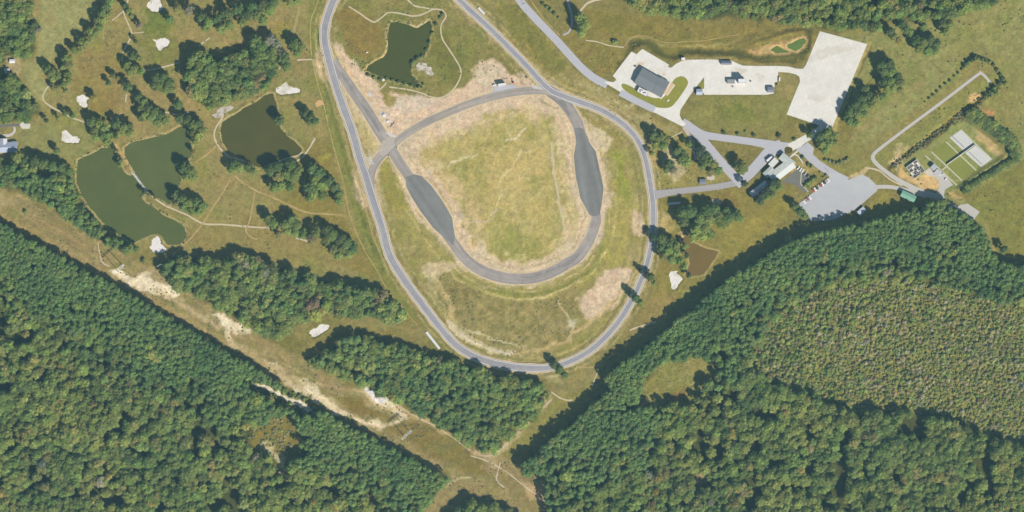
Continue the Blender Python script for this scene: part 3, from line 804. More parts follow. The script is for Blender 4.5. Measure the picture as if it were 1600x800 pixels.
# ---------------------------------------------------------------- roads, pads, paths
M_perim = mat("asphalt_grey", A(150,151,157), 0.85, 0.3, 0.07, 0.5, 5, streak=(0.13, 0.012, 0.28), col2=A(163,161,160))
M_track = mat("asphalt_worn", A(164,158,152), 0.85, 0.3, 0.07, 0.4, 5, streak=(0.22, 0.012, 0.24), col2=A(148,144,140))
M_cross = mat("asphalt_worn_cross", A(154,151,146), 0.85, 0.3, 0.07, 0.4, 5, streak=(0.22, 0.015, 0.25), col2=A(170,160,148))
M_skid = mat("asphalt_skid_pad", A(124,129,128), 0.8, 0.3, 0.06, 0.3, 5, streak=(0.17, 0.008, 0.16), col2=A(134,137,135))
M_entry = mat("asphalt_pale", A(182,183,188), 0.85, 0.3, 0.05, 0.4, 5, streak=(0.04, 0.02, 0.6))
M_lot = mat("lot_pale", A(186,188,189), 0.85, 0.3, 0.04, 0.12, 6, col2=A(178,181,184))
M_darklot = mat("lot_dark", A(114,118,114), 0.85, 0.3, 0.06, 0.3, 5, col2=A(124,126,120))
M_conc = mat("concrete_white", A(226,223,213), 0.85, 0.3, 0.06, 0.12, 7, col2=A(216,213,204), thr=(0.48, 0.7), joints=(R(-20), 4.6, 0.86))
M_conc2 = mat("concrete_apron", A(222,219,209), 0.85, 0.3, 0.03, 0.2, 5, joints=(R(27), 4.6, 0.94))
M_gravel = mat("gravel_pale", A(190,188,180), 0.95, 0.1, 0.12, 1.2, 4, bump=0.1)
M_gravel2 = mat("gravel_range", A(202,203,198), 0.95, 0.1, 0.14, 0.8, 5, bump=0.1)
M_path = mat("path_cart", A(200,188,160), 0.95, 0.1, 0.10, 0.5, 5)
M_dirt = mat("dirt_track", A(186,166,120), 0.98, 0.05, 0.16, 0.4, 5, col2=A(160,144,98))
M_sand = mat("sand_white", A(226,222,216), 0.98, 0.05, 0.12, 0.35, 6, bump=0.5, col2=A(188,180,160), thr=(0.5, 0.68))
M_rock = mat("riprap_grey", A(196,190,180), 0.95, 0.1, 0.22, 0.9, 5, bump=0.6, col2=A(160,146,118), thr=(0.5, 0.62))
M_line = mat("line_white", A(214,214,210), 0.8, 0.3, 0.12, 0.6, 5)
M_edge = mat("edge_gravel", A(216,200,168), 0.95, 0.1, 0.12, 0.5, 5, col2=A(200,178,138))
M_lawn = mat("lawn_green", A(147,149,86), 1.0, 0.05, 0.10, 0.3, 6, bump=0.2, col2=A(138,141,84))
M_lawn2 = mat("lawn_range", A(140,146,92), 1.0, 0.05, 0.08, 0.3, 6, bump=0.15, col2=A(132,140,86))
M_strip = mat("concrete_strip", A(196,196,172), 0.9, 0.2, 0.06, 0.5, 4)

# perimeter road and its painted edge lines
ribbon("perimeter_road", PERIM, [13.5]*20+[12.5]*6+[11]*len(PERIM[26:]), 0.060, M_perim, "grey asphalt perimeter road with white edge lines looping round the track")
pw = np.array([13.5]*20+[12.5]*6+[11]*len(PERIM[26:]))
for sg in (-1, 1):
    pts = np.asarray(PERIM, float)
    nr = normals2d(pts)
    off = (pw/2-1.5)[:, None]*nr*sg
    ribbon("road_edge_line", pts+off, 0.85, 0.075, M_line, "thin white edge line painted along the perimeter road", seed=3)
    ribbon("gravel_verge", pts+nr*sg*(pw/2+0.6)[:, None], 1.8, 0.030, M_edge, "narrow gravel verge along the perimeter road", jitter=0.5, seed=5+sg)
# inner track
ribbon("inner_track", TRACK, [15,15,15.5,16.5,17,17,16.5,16,15,15,16,16.5,17,17,17,17,17,17,17,16.5,16,15,13,17,17,18,19,17], 0.050, M_track, "worn asphalt inner track running round the grass infield")
ribbon("cross_road", CROSS, [12,13,12.5,12,12,12,12,12,11.5,12,13,14,13,11,9], 0.055, M_cross, "worn asphalt link road crossing the head of the inner track")
for P_, w_, nm in ((TRACK[2:], np.array([15.5,16.5,17,17,16.5,16,15,15,16,16.5,17,17,17,17,17,17,17,16.5,16,15,13,17,17,18,19,17]), "inner track"), (CROSS[1:-1], np.array([13,12.5,12,12,12,12,12,11.5,12,13,14,13,11]), "link road")):
    pts = np.asarray(P_, float); nr = normals2d(pts)
    for sg in (-1, 1):
        ribbon("gravel_verge", pts+nr*sg*(w_/2+0.7)[:, None], 2.0, 0.032, M_edge, "pale gravel verge along the "+nm, jitter=0.5, seed=8+sg)
for P_, ang, lab in ((SKID1, math.atan2(-108, 74), "dark asphalt skid pad, the hexagon on the lower side of the crossing"), (SKID2, math.atan2(-130, 28), "dark asphalt skid pad, the long lens on the station side of the infield")):
    sheet("skid_pad", P_, 0.066, M_skid, lab, uvdir=ang)
    L = rough_poly(P_, 0, 1, 3, False)
    c = L.mean(axis=0)
    k = 7 if P_ is SKID1 else 8
    for part in (L[:k], L[k-1:]):
        q = part + (part-c)/np.linalg.norm(part-c, axis=1, keepdims=True)*1.3
        ribbon("gravel_verge", q, 1.8, 0.034, M_edge, "pale gravel verge round a skid pad", jitter=0.4, smooth=False)
# entrance road and the roads round the car parks
ribbon("entrance_road", [(710,-180),(760,-95),(790,-40),(812,0),(837,29),(865,58),(892,88),(910,107),(927,121),(949,133)], 12, 0.058, M_entry, "pale grey entrance road coming down from the top of the map")
ribbon("entrance_road", [(969,144.5),(985,153),(1003,162),(1023,171.5)], 10.5, 0.078, M_entry, "short grey stretch of entrance road between two concrete aprons")
ribbon("entrance_road", [(1066,190),(1080,200),(1100,222),(1122,248),(1142,270),(1160,290)], [12,13,14,14,14,13], 0.058, M_entry, "pale grey entrance road running past the gazebo to the long hall")
ribbon("service_road", [(1080,198),(1098,210),(1120,214),(1150,218),(1185,223),(1215,229),(1238,230)], [10,12,11,11,12,16,13], 0.054, M_entry, "pale grey service road along the row of shrubs")
ribbon("service_road", [(1150,287),(1168,274),(1187,254),(1205,236),(1222,228)], [14,16,17,20,22], 0.062, M_entry, "wide pale service road behind the long white hall")
ribbon("service_road", [(1248,230),(1262,242),(1278,256),(1300,271),(1322,285)], [11,12,12,13,18], 0.056, M_entry, "pale grey service road leading to the big parking lot")
ribbon("access_road", [(1020,305),(1050,300),(1090,295.5),(1125,291),(1158,284)], [15,10,9.5,9.5,10], 0.053, mat("asphalt_access", A(166,164,164), 0.85, 0.3, 0.07, 0.4, 5, streak=(0.06, 0.02, 0.6)), "grey access road joining the perimeter road to the hall")
sheet("small_apron", [(1254,228),(1262,222),(1272,231),(1270,241),(1258,236)], 0.050, M_lot, "small grey paved corner beside the concrete crossing")
LOT = [(1311,272),(1322,282),(1325,281),(1335,277.5),(1346,272.5),(1357.5,277.5),(1372.5,292),(1370,298.5),(1350,316),(1336,328),(1300,344),(1275,345),(1262,343),(1247,320),(1252,315),(1265,305),(1275,298),(1295,282),(1296,270)]
sheet("parking_lot", LOT, 0.064, M_lot, "large pale grey parking lot at the forest edge")
sheet("dark_parking_lot", [(1247,263),(1270,282),(1262,287),(1258,292),(1262,298),(1258,302),(1240,288),(1228,285),(1219,286)], 0.052, M_darklot, "small dark asphalt parking lot below the long white hall")
ribbon("pavement", [(1252,270),(1251.5,280),(1251,287),(1258,294),(1263,300)], 1.2, 0.072, M_strip, "thin pale kerbed walk across the dark parking lot")
# lower loop of gravel road by the range
ribbon("gravel_road", [(1532,114),(1518,124),(1475,157),(1417,200),(1374,233),(1364,244),(1368,254),(1384,268),(1405,282),(1432,296),(1452,304),(1474,310)], [4,4.5,4.5,4.5,5,6,6,6,7,8,9,10], 0.044, M_gravel, "pale gravel road along the rifle lane to the shooting range")
ribbon("gravel_road", [(1530,112),(1540,120),(1548,131)], 4, 0.046, M_gravel, "short gravel hook at the top end of the rifle lane")
ribbon("gravel_road", [(1370,292),(1390,292),(1412,296),(1430,301),(1448,306)], [6,6,6,7,8], 0.048, M_gravel, "gravel road from the parking lot past the green roofed shed")
ribbon("gravel_road", [(1470,309),(1480,316),(1490,322),(1502,330)], [9,8,7,9], 0.042, M_gravel, "gravel road running down to the small turnaround")
sheet("turnaround", [(1500,320),(1512,318),(1531,331),(1520,345),(1498,334),(1494,326)], 0.051, M_gravel, "small grey gravel turnaround below the range")
sheet("range_apron", [(1456,272),(1464,266),(1475,270),(1489,289),(1477,296),(1474,308),(1462,304),(1468,290),(1466,282)], 0.049, M_gravel, "pale paved apron in front of the range shed")
ribbon("dirt_track", [(1352,262),(1372,266),(1390,280),(1410,290)], 2.4, 0.020, M_path, "pale footpath between parking lot and gravel road", jitter=0.4)
# fire-station concrete
CONC = [(944,128.5),(950,127),(958,128.5),(963,125),(961,121.5),(957.3,118.7),(986.5,80.6),(994.7,84.6),(1003.6,76.5),(1045,100.9),(1044.2,105),(1049,105.7),(1056,100),(1063.7,96),(1071,94),(1080,93.2),(1110,92.7),(1143,94.6),(1152,99),(1161,102.5),(1180,103),(1215,103),(1232,104),(1245,107.2),(1255,107.5),(1260,100),(1281,48.8),(1355,68.8),(1300,200),(1285,197.5),(1229,178.8),(1250,127.5),(1249,120),(1243,116),(1232,113.5),(1216,112.6),(1215,125),(1210,133),(1209,146),(1198,148),(1101,148),(1097,143),(1097,138.5),(1100,138),(1099.8,121),(1086,138),(1074,155),(1063,172),(1062,180),(1065,187),(1072,194),(1066,197.5),(1022,175.5)]
# pale worn patch where the tracks cross, and dark tyre-worn stretches on the lower bend
M_worn = mat("asphalt_bleached", A(186,178,166), 0.9, 0.2, 0.12, 0.3, 5, col2=A(172,166,158))
M_tyre = mat("asphalt_tyre_worn", A(132,131,128), 0.85, 0.3, 0.12, 0.25, 5, streak=(0.2, 0.02, 0.25), col2=A(156,152,148))
sheet("worn_patch", [(596,226),(606,214),(617,222),(613,233),(602,241),(594,240)], 0.0685, M_worn, "bleached asphalt patch at the crossing of the two tracks", amp=1.2, seed=4, smooth=True)
ribbon("worn_patch", [(535,113),(543,127),(551,140)], [3,8,4], 0.0690, M_tyre, "dark tyre worn stretch at the top of the inner track", jitter=0.3, seed=6)
ribbon("worn_patch", [(566,163),(580,184),(594,205)], [4,7,4], 0.0692, M_tyre, "dark tyre worn stretch above the crossing", jitter=0.3, seed=7)
ribbon("worn_patch", [(812,432),(830,432),(846,427)], [3,6,3], 0.0694, M_tyre, "dark tyre worn stretch at the foot of the inner track", jitter=0.3, seed=8)
ribbon("worn_patch", [(852,424),(870,418),(890,408),(905,396)], [4,8,9,5], 0.0696, M_tyre, "long dark tyre worn stretch on the lower right bend", jitter=0.3, seed=9)
ribbon("worn_patch", [(866,152),(880,163),(890,180)], [4,9,5], 0.0698, M_tyre, "dark tyre worn stretch at the upper right bend", jitter=0.3, seed=10)
sheet("concrete_yard", CONC, 0.061, M_conc, "big white concrete yard round the station and burn tower")
ISL = [(971,133),(974,130.5),(984,134),(996,141),(1018,152),(1034,151),(1046,134),(1051,127.5),(1056,122),(1064,119),(1071,121.5),(1074.8,127),(1074,133),(1064,149),(1054,162),(1048,167),(1040,168.8),(1026,167.6),(1014,162),(995,153),(980,144),(973,138)]
sheet("lawn", ISL, 0.070, M_lawn, "bright green lawn round the front of the station", smooth=True)
sheet("lawn", [(1092,139),(1100.2,121.5),(1100.2,138.5),(1097,139)], 0.071, M_lawn, "small green grass triangle beside the concrete yard")
sheet("concrete_plaza", [(995,141),(1003,127),(1047,128),(1049,129.5),(1055,133),(1043,149.5),(1040,148),(1033,155),(1018,146)], 0.076, M_conc2, "pale concrete walk wrapping the station building")
ribbon("concrete_crossing", [(1233,231),(1245,225),(1258,217),(1275,207),(1295,192)], [12,13,11,11,13], 0.063, M_conc2, "white concrete crossing between the service road and the yard", smooth=True)
ribbon("pavement", [(1246,236),(1238,243),(1233,247)], 2.2, 0.068, M_conc2, "short white walk from the crossing to the long hall")
ribbon("pavement", [(1238,241),(1246,243),(1251,249),(1255,255)], 1.6, 0.067, M_conc2, "curved white walk on the hall lawn", smooth=True)
sheet("lawn", [(1226,232),(1230,229),(1238,232),(1236,239),(1230,240),(1226,237)], 0.066, mat("lawn_dark", A(96,98,70), 1.0, 0.05, 0.1, 0.4, 5), "small dark mulched bed at the corner of the hall", smooth=True)
M_stain = mat("concrete_stain", A(206,200,186), 0.9, 0.2, 0.08, 0.3, 6, col2=A(216,212,202), thr=(0.4, 0.6))
for i_, q_ in enumerate(([(1270,84),(1290,76),(1330,72),(1345,76),(1320,82),(1290,90),(1266,100)], [(1262,150),(1275,146),(1290,152),(1280,158),(1264,157)], [(1150,108),(1163,106),(1168,112),(1156,114)], [(1180,118),(1192,116),(1196,122),(1184,124)])):
    sheet("concrete_stain", q_, 0.0655, M_stain, ["long faint tan stain across the head of the big concrete pad", "faint stain near the middle of the big concrete pad", "faint stain above the burn tower", "faint stain right of the burn tower"][i_], amp=1.5, seed=20+i_, smooth=True)
# control hut apron
sheet("hut_apron", [(769,148),(771,136),(778,132),(806,133),(808,138)], 0.048, M_entry, "grey paved apron under the white control hut")
# hatched markings at the junctions
def hatch(a, b, n, length, ang, lab):
    mb = MB()
    for i in range(n):
        t = i/(n-1)
        c = (a[0]+(b[0]-a[0])*t, a[1]+(b[1]-a[1])*t)
        w = W(c, 0.088)
        mb.box(w, (length*S, 0.8, 0.004), ang)
    for q in (-1, 1):
        pass
    o = mb.build("road_marking", M_line)
    tag(o, lab, kind="structure")
hatch((833,136), (846,138), 5, 8, R(-42), "white hatched wedge painted where the link road meets the road above")
hatch((882,156), (902,164), 6, 9, R(-30), "white hatched wedge painted where the inner track leaves the perimeter road")
hatch((575,246), (580,256), 5, 9, R(8), "white hatched wedge painted beside the long left straight")
hatch((607,208), (615,213), 4, 10, R(-4), "white hatched wedge painted above the crossing")
# cart paths and trails
def path(name, pts, w, lab, m=None, j=0.25, z=0.036, sd=1):
    return ribbon(name, [(p[0], p[1]) for p in pts], w, z+0.0006*sd, m or M_path, lab, jitter=j, seed=sd)
path("cart_path", [(203,-20),(200,0),(193,17),(200,37),(206,52),(200,67),(193,80),(190,96)], 2.2, "cart path winding down past the upper golf bunkers", sd=1)
path("cart_path", [(192,18),(184,25),(175,32)], 1.8, "short spur of cart path beside the tree row", sd=2)
path("cart_path", [(206,52),(215,51),(225,50)], 1.5, "short cart path spur beside the worn brush patch", sd=3)
path("cart_path", [(222,109),(235,109),(250,106),(266,102),(282,97)], 2.2, "cart path running into the big clump of trees", sd=4)
path("cart_path", [(310,72),(318,66),(328,59)], 2.2, "cart path leaving the top of the big clump of trees", sd=5)
path("cart_path", [(80,132),(72,139),(67,150),(69,158),(77,165),(95,175),(112,184),(124,188),(138,194)], 2.2, "cart path hooking round the lower left bunkers", sd=6)
path("cart_path", [(198,147),(196,160)], 2.2, "stub of cart path between two tree groups", sd=7)
path("cart_path", [(190,177),(180,185)], 2.4, "stub of cart path below the worn brown hollow", sd=8)
path("cart_path", [(258,175),(277,179),(298,175)], 2.0, "cart path behind the group of leaning trees", sd=9)
path("cart_path", [(352,170),(346,186),(337,200),(335,215),(344,232),(357,244),(370,249),(381,251)], 3.0, "pale cart path along the shore of the round pond", sd=10)
path("cart_path", [(418,119),(428,112),(440,105)], 3.0, "cart path leaving the right side of the big clump", sd=11)
path("cart_path", [(464,94),(475,93),(487,93)], 2.2, "cart path stub to the fence line", sd=12)
path("cart_path", [(468,10),(464,28),(460,45),(458,62)], 4.0, "faint grassy cart path near the top", mat("path_grassy", A(166,154,112), 1.0, 0.05, 0.15, 0.4, 5), sd=13)
path("cart_path", [(237,307),(260,322),(290,335),(308,345),(322,350),(350,351),(375,353),(400,355),(424,356)], 2.6, "cart path from the footbridge towards the tree belt", sd=14)
path("cart_path", [(462,372),(472,374),(480,377)], 2.4, "cart path stub beside the tree belt", sd=15)
path("dirt_track", [(338,228),(325,240),(305,254)], 2.6, "faint dirt track above the tree on the pond shore", M_dirt, sd=16)
path("dirt_track", [(360,280),(350,298),(335,320),(320,345),(300,370),(285,385),(268,400)], 2.8, "long dirt track curving down from the round pond", M_dirt, sd=17)
path("dirt_track", [(367,275),(380,286),(400,298),(425,308),(455,322),(482,332),(535,336)], 3.0, "dirt track swinging right below the tree group", M_dirt, sd=18)
path("dirt_track", [(398,300),(395,320),(390,345),(384,360),(392,370),(402,374)], 2.4, "faint dirt track looping towards the cart path", M_dirt, sd=19)
path("dirt_track", [(492,216),(483,232),(472,246),(464,252)], 2.8, "pale path from the pond shore up the bank", M_path, sd=20)
path("dirt_track", [(433,254),(445,248),(465,243),(472,238)], 2.0, "pale path on the lower pond shore", M_path, sd=21)
path("dirt_track", [(503,-20),(494,10),(486,32),(485,60),(488,95),(496,130),(505,160),(513,195)], 1.6, "thin worn line along the fence above", M_dirt, sd=22)
path("dirt_track", [(514,200),(524,240),(534,275),(541,310),(546,335),(556,362),(570,392),(580,408),(590,425),(605,452),(625,476),(652,508)], 1.6, "thin worn line along the fence beside the left straight", M_dirt, sd=23)
path("dirt_track", [(536,200),(552,262),(565,300),(580,360),(592,392),(606,420)], 1.3, "thin worn wheel line beside the left straight", M_dirt, sd=24)
path("cart_path", [(545,10),(562,21),(575,30),(585,34),(597,27),(607,19.5),(625,21),(645,25),(660,22.5),(677,15),(691,15.5)], 2.2, "pale path along the top of the infield pond", sd=25)
path("cart_path", [(634,-4),(646,8),(662,12),(678,14)], 2.2, "pale path coming in from the top edge", sd=26)
path("cart_path", [(691,15.5),(697,25),(690,38),(689,48),(692,62),(705,82),(716,100),(720,110),(718,124),(708,140),(696,150),(684,153),(670,150),(657,145),(637,140),(608,136)], 2.2, "pale path along the right and lower sides of the infield pond", sd=27)
path("dirt_track", [(574,124),(586,129),(592,132)], 2.0, "pale track on the pond dam", M_path, sd=28)
path("dirt_track", [(604,129),(596,138),(584,143),(572,140)], 2.0, "eroded pale track below the pond outlet", M_path, sd=29)
path("cart_path", [(885,-10),(889,8),(893,25),(893,40),(889,50),(880,55)], 3.2, "grey lane along the bright green tree", mat("lane_grey", A(176,176,180), 0.9, 0.2, 0.1, 0.4, 5), sd=30)
path("cart_path", [(906,18),(914,9),(922,3),(945,-3)], 3.4, "pale lane curving off at the top of the map", sd=31)
path("dirt_track", [(915,63),(932,65),(952,71),(975,74)], 1.8, "pale track along the head of the slope", M_path, sd=32)
path("dirt_track", [(975,73),(987,59),(1000,55.5),(1015,58),(1032,65),(1052,67),(1070,65),(1095,64),(1115,61),(1135,57),(1155,54)], 1.3, "thin pale contour track across the grassy slope", M_dirt, sd=33)
path("dirt_track", [(825,-5),(852,32),(875,56)], 1.6, "thin worn verge beside the entrance road", M_dirt, sd=34)
path("dirt_track", [(0,0),(0,0)], 1, "x", sd=99) if False else None
path("dirt_track", [(925,604),(931,588),(935,576)], 1.8, "pale trail at the corner of the small wood", M_path, sd=35)
path("cart_path", [(861,612),(872,620),(884,625),(895,625)], 2.2, "pale trail crossing the gap between the woods", sd=36)
path("cart_path", [(984,516),(1000,510),(1012,507),(1025,503)], 2.4, "pale trail stub at the forest edge", sd=37)
path("dirt_track", [(900,573),(920,574),(935,570),(960,552)], 1.6, "faint trail below the perimeter road", M_dirt, sd=38)
path("dirt_track", [(153,380),(156,398),(160,410),(170,416)], 1.6, "thin pale wheel track beside the upper pylon", M_path, sd=39)
path("dirt_track", [(1038,222),(1050,214),(1066,206)], 1.4, "pale stepping path towards the entrance road", M_path, sd=40)
path("lane", [(1068,198),(1078,214),(1084,232),(1088,250)], 5, "grey side lane beside the trees near the gazebo", mat("lane_pale", A(188,180,168), 0.9, 0.2, 0.1, 0.4, 5), j=0.15, sd=41)

path("dirt_track", [(860,222),(863,238),(866,270),(874,318),(882,358),(885,378),(880,398)], 2.0, "pale worn track inside the right side of the infield", M_path, sd=42)
path("dirt_track", [(776,325),(766,344),(738,346),(730,352)], 1.3, "pale worn trail in the lower left of the infield", M_path, sd=43)
path("dirt_track", [(862,624),(838,648),(805,680),(775,708),(755,712),(742,704)], 1.8, "pale wheel track running down between the two woods", M_path, j=0.5, sd=44)
path("dirt_track", [(735,712),(765,722),(795,740),(820,760),(850,782),(875,802)], 1.8, "pale wheel track crossing the foot of the map", M_path, j=0.5, sd=45)
path("dirt_track", [(782,722),(778,738),(776,750),(790,764)], 1.6, "short pale wheel track at the forest corner", M_path, j=0.5, sd=46)
path("dirt_track", [(560,588),(600,617),(640,645),(690,672),(735,704)], 1.5, "thin pale wheel track along the wood side of the cut", M_path, j=0.6, sd=47)
# sand bunkers and stone beds
def bunker(name, pts, m, lab, sd):
    P_ = np.asarray(pts, float); c_ = P_.mean(0)
    if name == "sand_bunker":      # lies in a hollow of the ground, whose edge is the grass lip
        sheet(name, c_+(P_-c_)*1.12, -0.52, m, lab, amp=0.0, seed=sd, smooth=True)
    else:
        sheet(name, c_+(P_-c_)*0.95, 0.04+0.001*sd, m, lab, amp=1.0, seed=sd, smooth=True)
bunker("sand_bunker", BUNK[0], M_sand, "white sand bunker at the top edge, beside the cart path", 1)
bunker("sand_bunker", BUNK[1], M_sand, "white three-pointed sand bunker on the mown green", 2)
bunker("sand_bunker", BUNK[2], M_sand, "white sand bunker next to a yellowish bush", 3)
bunker("sand_bunker", BUNK[3], M_sand, "white sand bunker on the lawn near the grey house", 4)
bunker("sand_bunker", BUNK[4], M_sand, "white sand bunker above the round pond", 5)
bunker("sand_bunker", BUNK[5], M_sand, "white sand bunker at the foot of the large pond", 6)
bunker("sand_bunker", BUNK[6], M_sand, "white sand bunker between the two middle woods", 7)
bunker("sand_bunker", BUNK[7], M_sand, "white sand bunker below the brown pond", 8)
bunker("stone_bed", [(651,101),(658,95),(667,97),(670,104),(678,111),(677,118),(668,116),(660,111),(652,109)], mat("stone_white", A(206,200,186), 0.95, 0.1, 0.28, 0.5, 5, bump=0.8, col2=A(140,132,98), thr=(0.46, 0.56)), "speckled white stone bed on the bank of the infield pond", 9)
bunker("stone_bed", [(332,180),(347,168),(362,165),(366,168),(352,178),(344,186),(338,185)], M_rock, "grey riprap stones on the shore of the round pond", 10)
bunker("dirt_patch", [(492,160),(499,157),(505,161),(508,164),(498,168),(493,166)], mat("dirt_orange", A(206,170,124), 0.98, 0.05, 0.12, 0.5, 5), "small orange bare patch by the fence line", 11)
bunker("gravel_pad", [(30,192),(46,191),(47,202),(40,203),(32,199)], mat("pad_white", A(210,206,196), 0.95, 0.1, 0.08, 0.5, 5), "white gravel pad at the end of the house driveway", 12)
bunker("dirt_patch", [(1295,171),(1297,170),(1297.5,171.5),(1296,172)], M_dirt, "tiny bare spot", 13) if False else None
ribbon("driveway", [(-40,196),(0,196.5),(15,196),(31,195)], 3.6, 0.046, mat("driveway_dark", A(118,120,124), 0.9, 0.2, 0.08, 0.5, 5), "grey driveway running in from the left edge")
ribbon("driveway", [(22,198),(23,204),(18,210),(10,212),(4,211)], [3,4,4,5,3], 0.047, mat("driveway_pale", A(196,190,180), 0.9, 0.2, 0.08, 0.5, 5), "short pale driveway curving to the grey house")
# shooting-range surfaces
sheet("lawn", [(1478,222),(1526,267),(1504,283.5),(1455,237.5)], 0.040, M_lawn2, "mown green shooting lane, the wide one between the two pale strips")
sheet("gravel_pad", [(1483.7,215),(1501.5,202.7),(1523.5,225.5),(1505.6,236)], 0.052, M_gravel2, "grey gravel target pad, the one farther from the green roofed shed")
sheet("gravel_pad", [(1508,239.3),(1525,227),(1549.4,249),(1533.2,261.2)], 0.054, M_gravel2, "grey gravel target pad, the one nearer the hedge corner")
for i, (a, b, lb) in enumerate((((1478,221.4),(1526,267),"middle"), ((1455.2,237),(1504,283),"inner"), ((1445.5,242.5),(1495,289.6),"outer"))):
    ribbon("firing_line", [a, b], 1.7, 0.058+0.001*i, M_strip, "pale concrete firing line, the %s strip of the range" % {"middle": "one nearest the targets", "inner": "middle", "outer": "one nearest the shed"}[lb], smooth=False)
ribbon("firing_line", [(1472.3,265.3),(1481,258.8)], 2.0, 0.064, M_strip, "short pale walk joining two firing lines", smooth=False)
ribbon("firing_line", [(1501.5,202.5),(1550,249)], 1.4, 0.056, M_strip, "pale kerb behind the target pads", smooth=False)
# yard round the station: grey lane parked over concrete, tan paving by the shoot house
sheet("range_apron", [(1445,268),(1452,262),(1460,268),(1458,276),(1448,274)], 0.047, mat("apron_tan", A(204,196,180), 0.95, 0.1, 0.1, 0.5, 5), "pale paved strip between the shoot house and the shed")
sheet("gazebo_pad", [(1104,277),(1108,272),(1113,272),(1117,276),(1116.5,280.5),(1110,281.5),(1105,280)], 0.043, mat("pad_stone", A(202,192,178), 0.95, 0.1, 0.08, 0.6, 4), "pale stone pad beside the small grey shed")
sheet("stone_pad", [(575,145),(579,144),(581,148),(580,151),(577,150)], 0.043, mat("pad_blue", A(200,204,206), 0.95, 0.1, 0.08, 0.6, 4), "pale bluish pad beside the upper straight")
bunker("stone_pile_bed", [(580,160),(583,158),(586,161),(583,163)], mat("pad_pink", A(208,196,190), 0.95, 0.1, 0.08, 0.6, 4), "pale spoil patch beside the upper straight", 15)
# ---------------------------------------------------------------- foliage: material, crowns, trunks
def leaf_material(name, spread=0.35):
    m = bpy.data.materials.new(name)
    m.use_nodes = True
    nt = m.node_tree
    nt.nodes.remove(nt.nodes["Principled BSDF"])
    out = nt.nodes["Material Output"]
    t = nt.nodes.new("ShaderNodeAttribute"); t.attribute_type = 'INSTANCER'; t.attribute_name = "tint"
    g = nt.nodes.new("ShaderNodeNewGeometry")
    mr = nt.nodes.new("ShaderNodeMapRange"); mr.inputs[3].default_value = 1-spread; mr.inputs[4].default_value = 1+spread
    nt.links.new(g.outputs["Random Per Island"], mr.inputs[0])
    vm = nt.nodes.new("ShaderNodeVectorMath"); vm.operation = 'SCALE'
    nt.links.new(t.outputs["Color"], vm.inputs[0]); nt.links.new(mr.outputs[0], vm.inputs[3])
    n = nt.nodes.new("ShaderNodeTexNoise"); n.inputs["Scale"].default_value = 0.22; n.inputs["Detail"].default_value = 3
    nt.links.new(g.outputs["Position"], n.inputs["Vector"])
    r2 = nt.nodes.new("ShaderNodeMapRange"); r2.inputs[1].default_value = 0.35; r2.inputs[2].default_value = 0.65
    nt.links.new(n.outputs["Fac"], r2.inputs[0])
    mx = nt.nodes.new("ShaderNodeMix"); mx.data_type = 'RGBA'; mx.blend_type = 'MULTIPLY'
    mx.inputs[7].default_value = (1.16, 1.0, 0.9, 1)
    nt.links.new(r2.outputs[0], mx.inputs[0]); nt.links.new(vm.outputs[0], mx.inputs[6])
    d = nt.nodes.new("ShaderNodeBsdfDiffuse"); tr = nt.nodes.new("ShaderNodeBsdfTranslucent")
    nt.links.new(mx.outputs[2], d.inputs[0]); nt.links.new(mx.outputs[2], tr.inputs[0])
    ms = nt.nodes.new("ShaderNodeMixShader"); ms.inputs[0].default_value = 0.30
    nt.links.new(d.outputs[0], ms.inputs[1]); nt.links.new(tr.outputs[0], ms.inputs[2])
    nt.links.new(ms.outputs[0], out.inputs[0])
    return m
M_leaf = leaf_material("leaves")
M_bark = mat("bark", (0.10, 0.08, 0.06), 0.95, 0.1, 0.2, 2.0, 4)

def sphere_unit():
    v = [(1,0,0),(-1,0,0),(0,1,0),(0,-1,0),(0,0,1),(0,0,-1)]
    f = [(0,2,4),(2,1,4),(1,3,4),(3,0,4),(2,0,5),(1,2,5),(3,1,5),(0,3,5)]
    V = [Vector(a) for a in v]; F = []; cache = {}
    def mid(a, b):
        k = (min(a, b), max(a, b))
        if k not in cache:
            V.append(((V[a]+V[b])/2).normalized()); cache[k] = len(V)-1
        return cache[k]
    for a, b, c in f:
        ab, bc, ca_ = mid(a, b), mid(b, c), mid(c, a)
        F += [(a, ab, ca_), (b, bc, ab), (c, ca_, bc), (ab, bc, ca_)]
    return np.array([tuple(x) for x in V]), F
SPH_V, SPH_F = sphere_unit()

def crown_mesh(name, lobes, leaves, size, seed, core=0.82, flat=1.0):
    """lobes: (x,y,z,r); each lobe gets a lumpy inner core and many small leaf-spray faces round it"""
    r = np.random.default_rng(seed)
    V, F = [], []
    for (x, y, z, rad) in lobes:
        b = len(V)
        jit = 1+r.normal(0, 0.14, len(SPH_V))
        P = SPH_V*jit[:, None]*rad*core*np.array([1, 1, flat])+np.array([x, y, z])
        V += [tuple(p) for p in P]
        F += [tuple(b+i for i in f) for f in SPH_F]
        k = int(leaves*(rad/1.8)**2)
        d = r.normal(0, 1, (k, 3)); d[:, 2] = np.abs(d[:, 2])*0.9-0.25
        d /= np.linalg.norm(d, axis=1, keepdims=True)
        for q in d:
            c = np.array([x, y, z])+q*rad*r.uniform(0.82, 1.22)*np.array([1, 1, flat])
            nrm = q*0.75+np.array([0, 0, 0.45])+r.normal(0, 0.42, 3); nrm /= np.linalg.norm(nrm)
            a = np.cross(nrm, r.normal(0, 1, 3)); a /= np.linalg.norm(a)
            e = np.cross(nrm, a)
            s1, s2 = size*r.uniform(0.6, 1.25), size*r.uniform(0.4, 0.9)
            b = len(V)
            V += [tuple(c-a*s1), tuple(c-e*s2), tuple(c+a*s1), tuple(c+e*s2)]
            F += [(b, b+1, b+2, b+3)]
    me = bpy.data.meshes.new(name)
    me.from_pydata(V, [], F)
    me.update()
    me.materials.append(M_leaf)
    return me

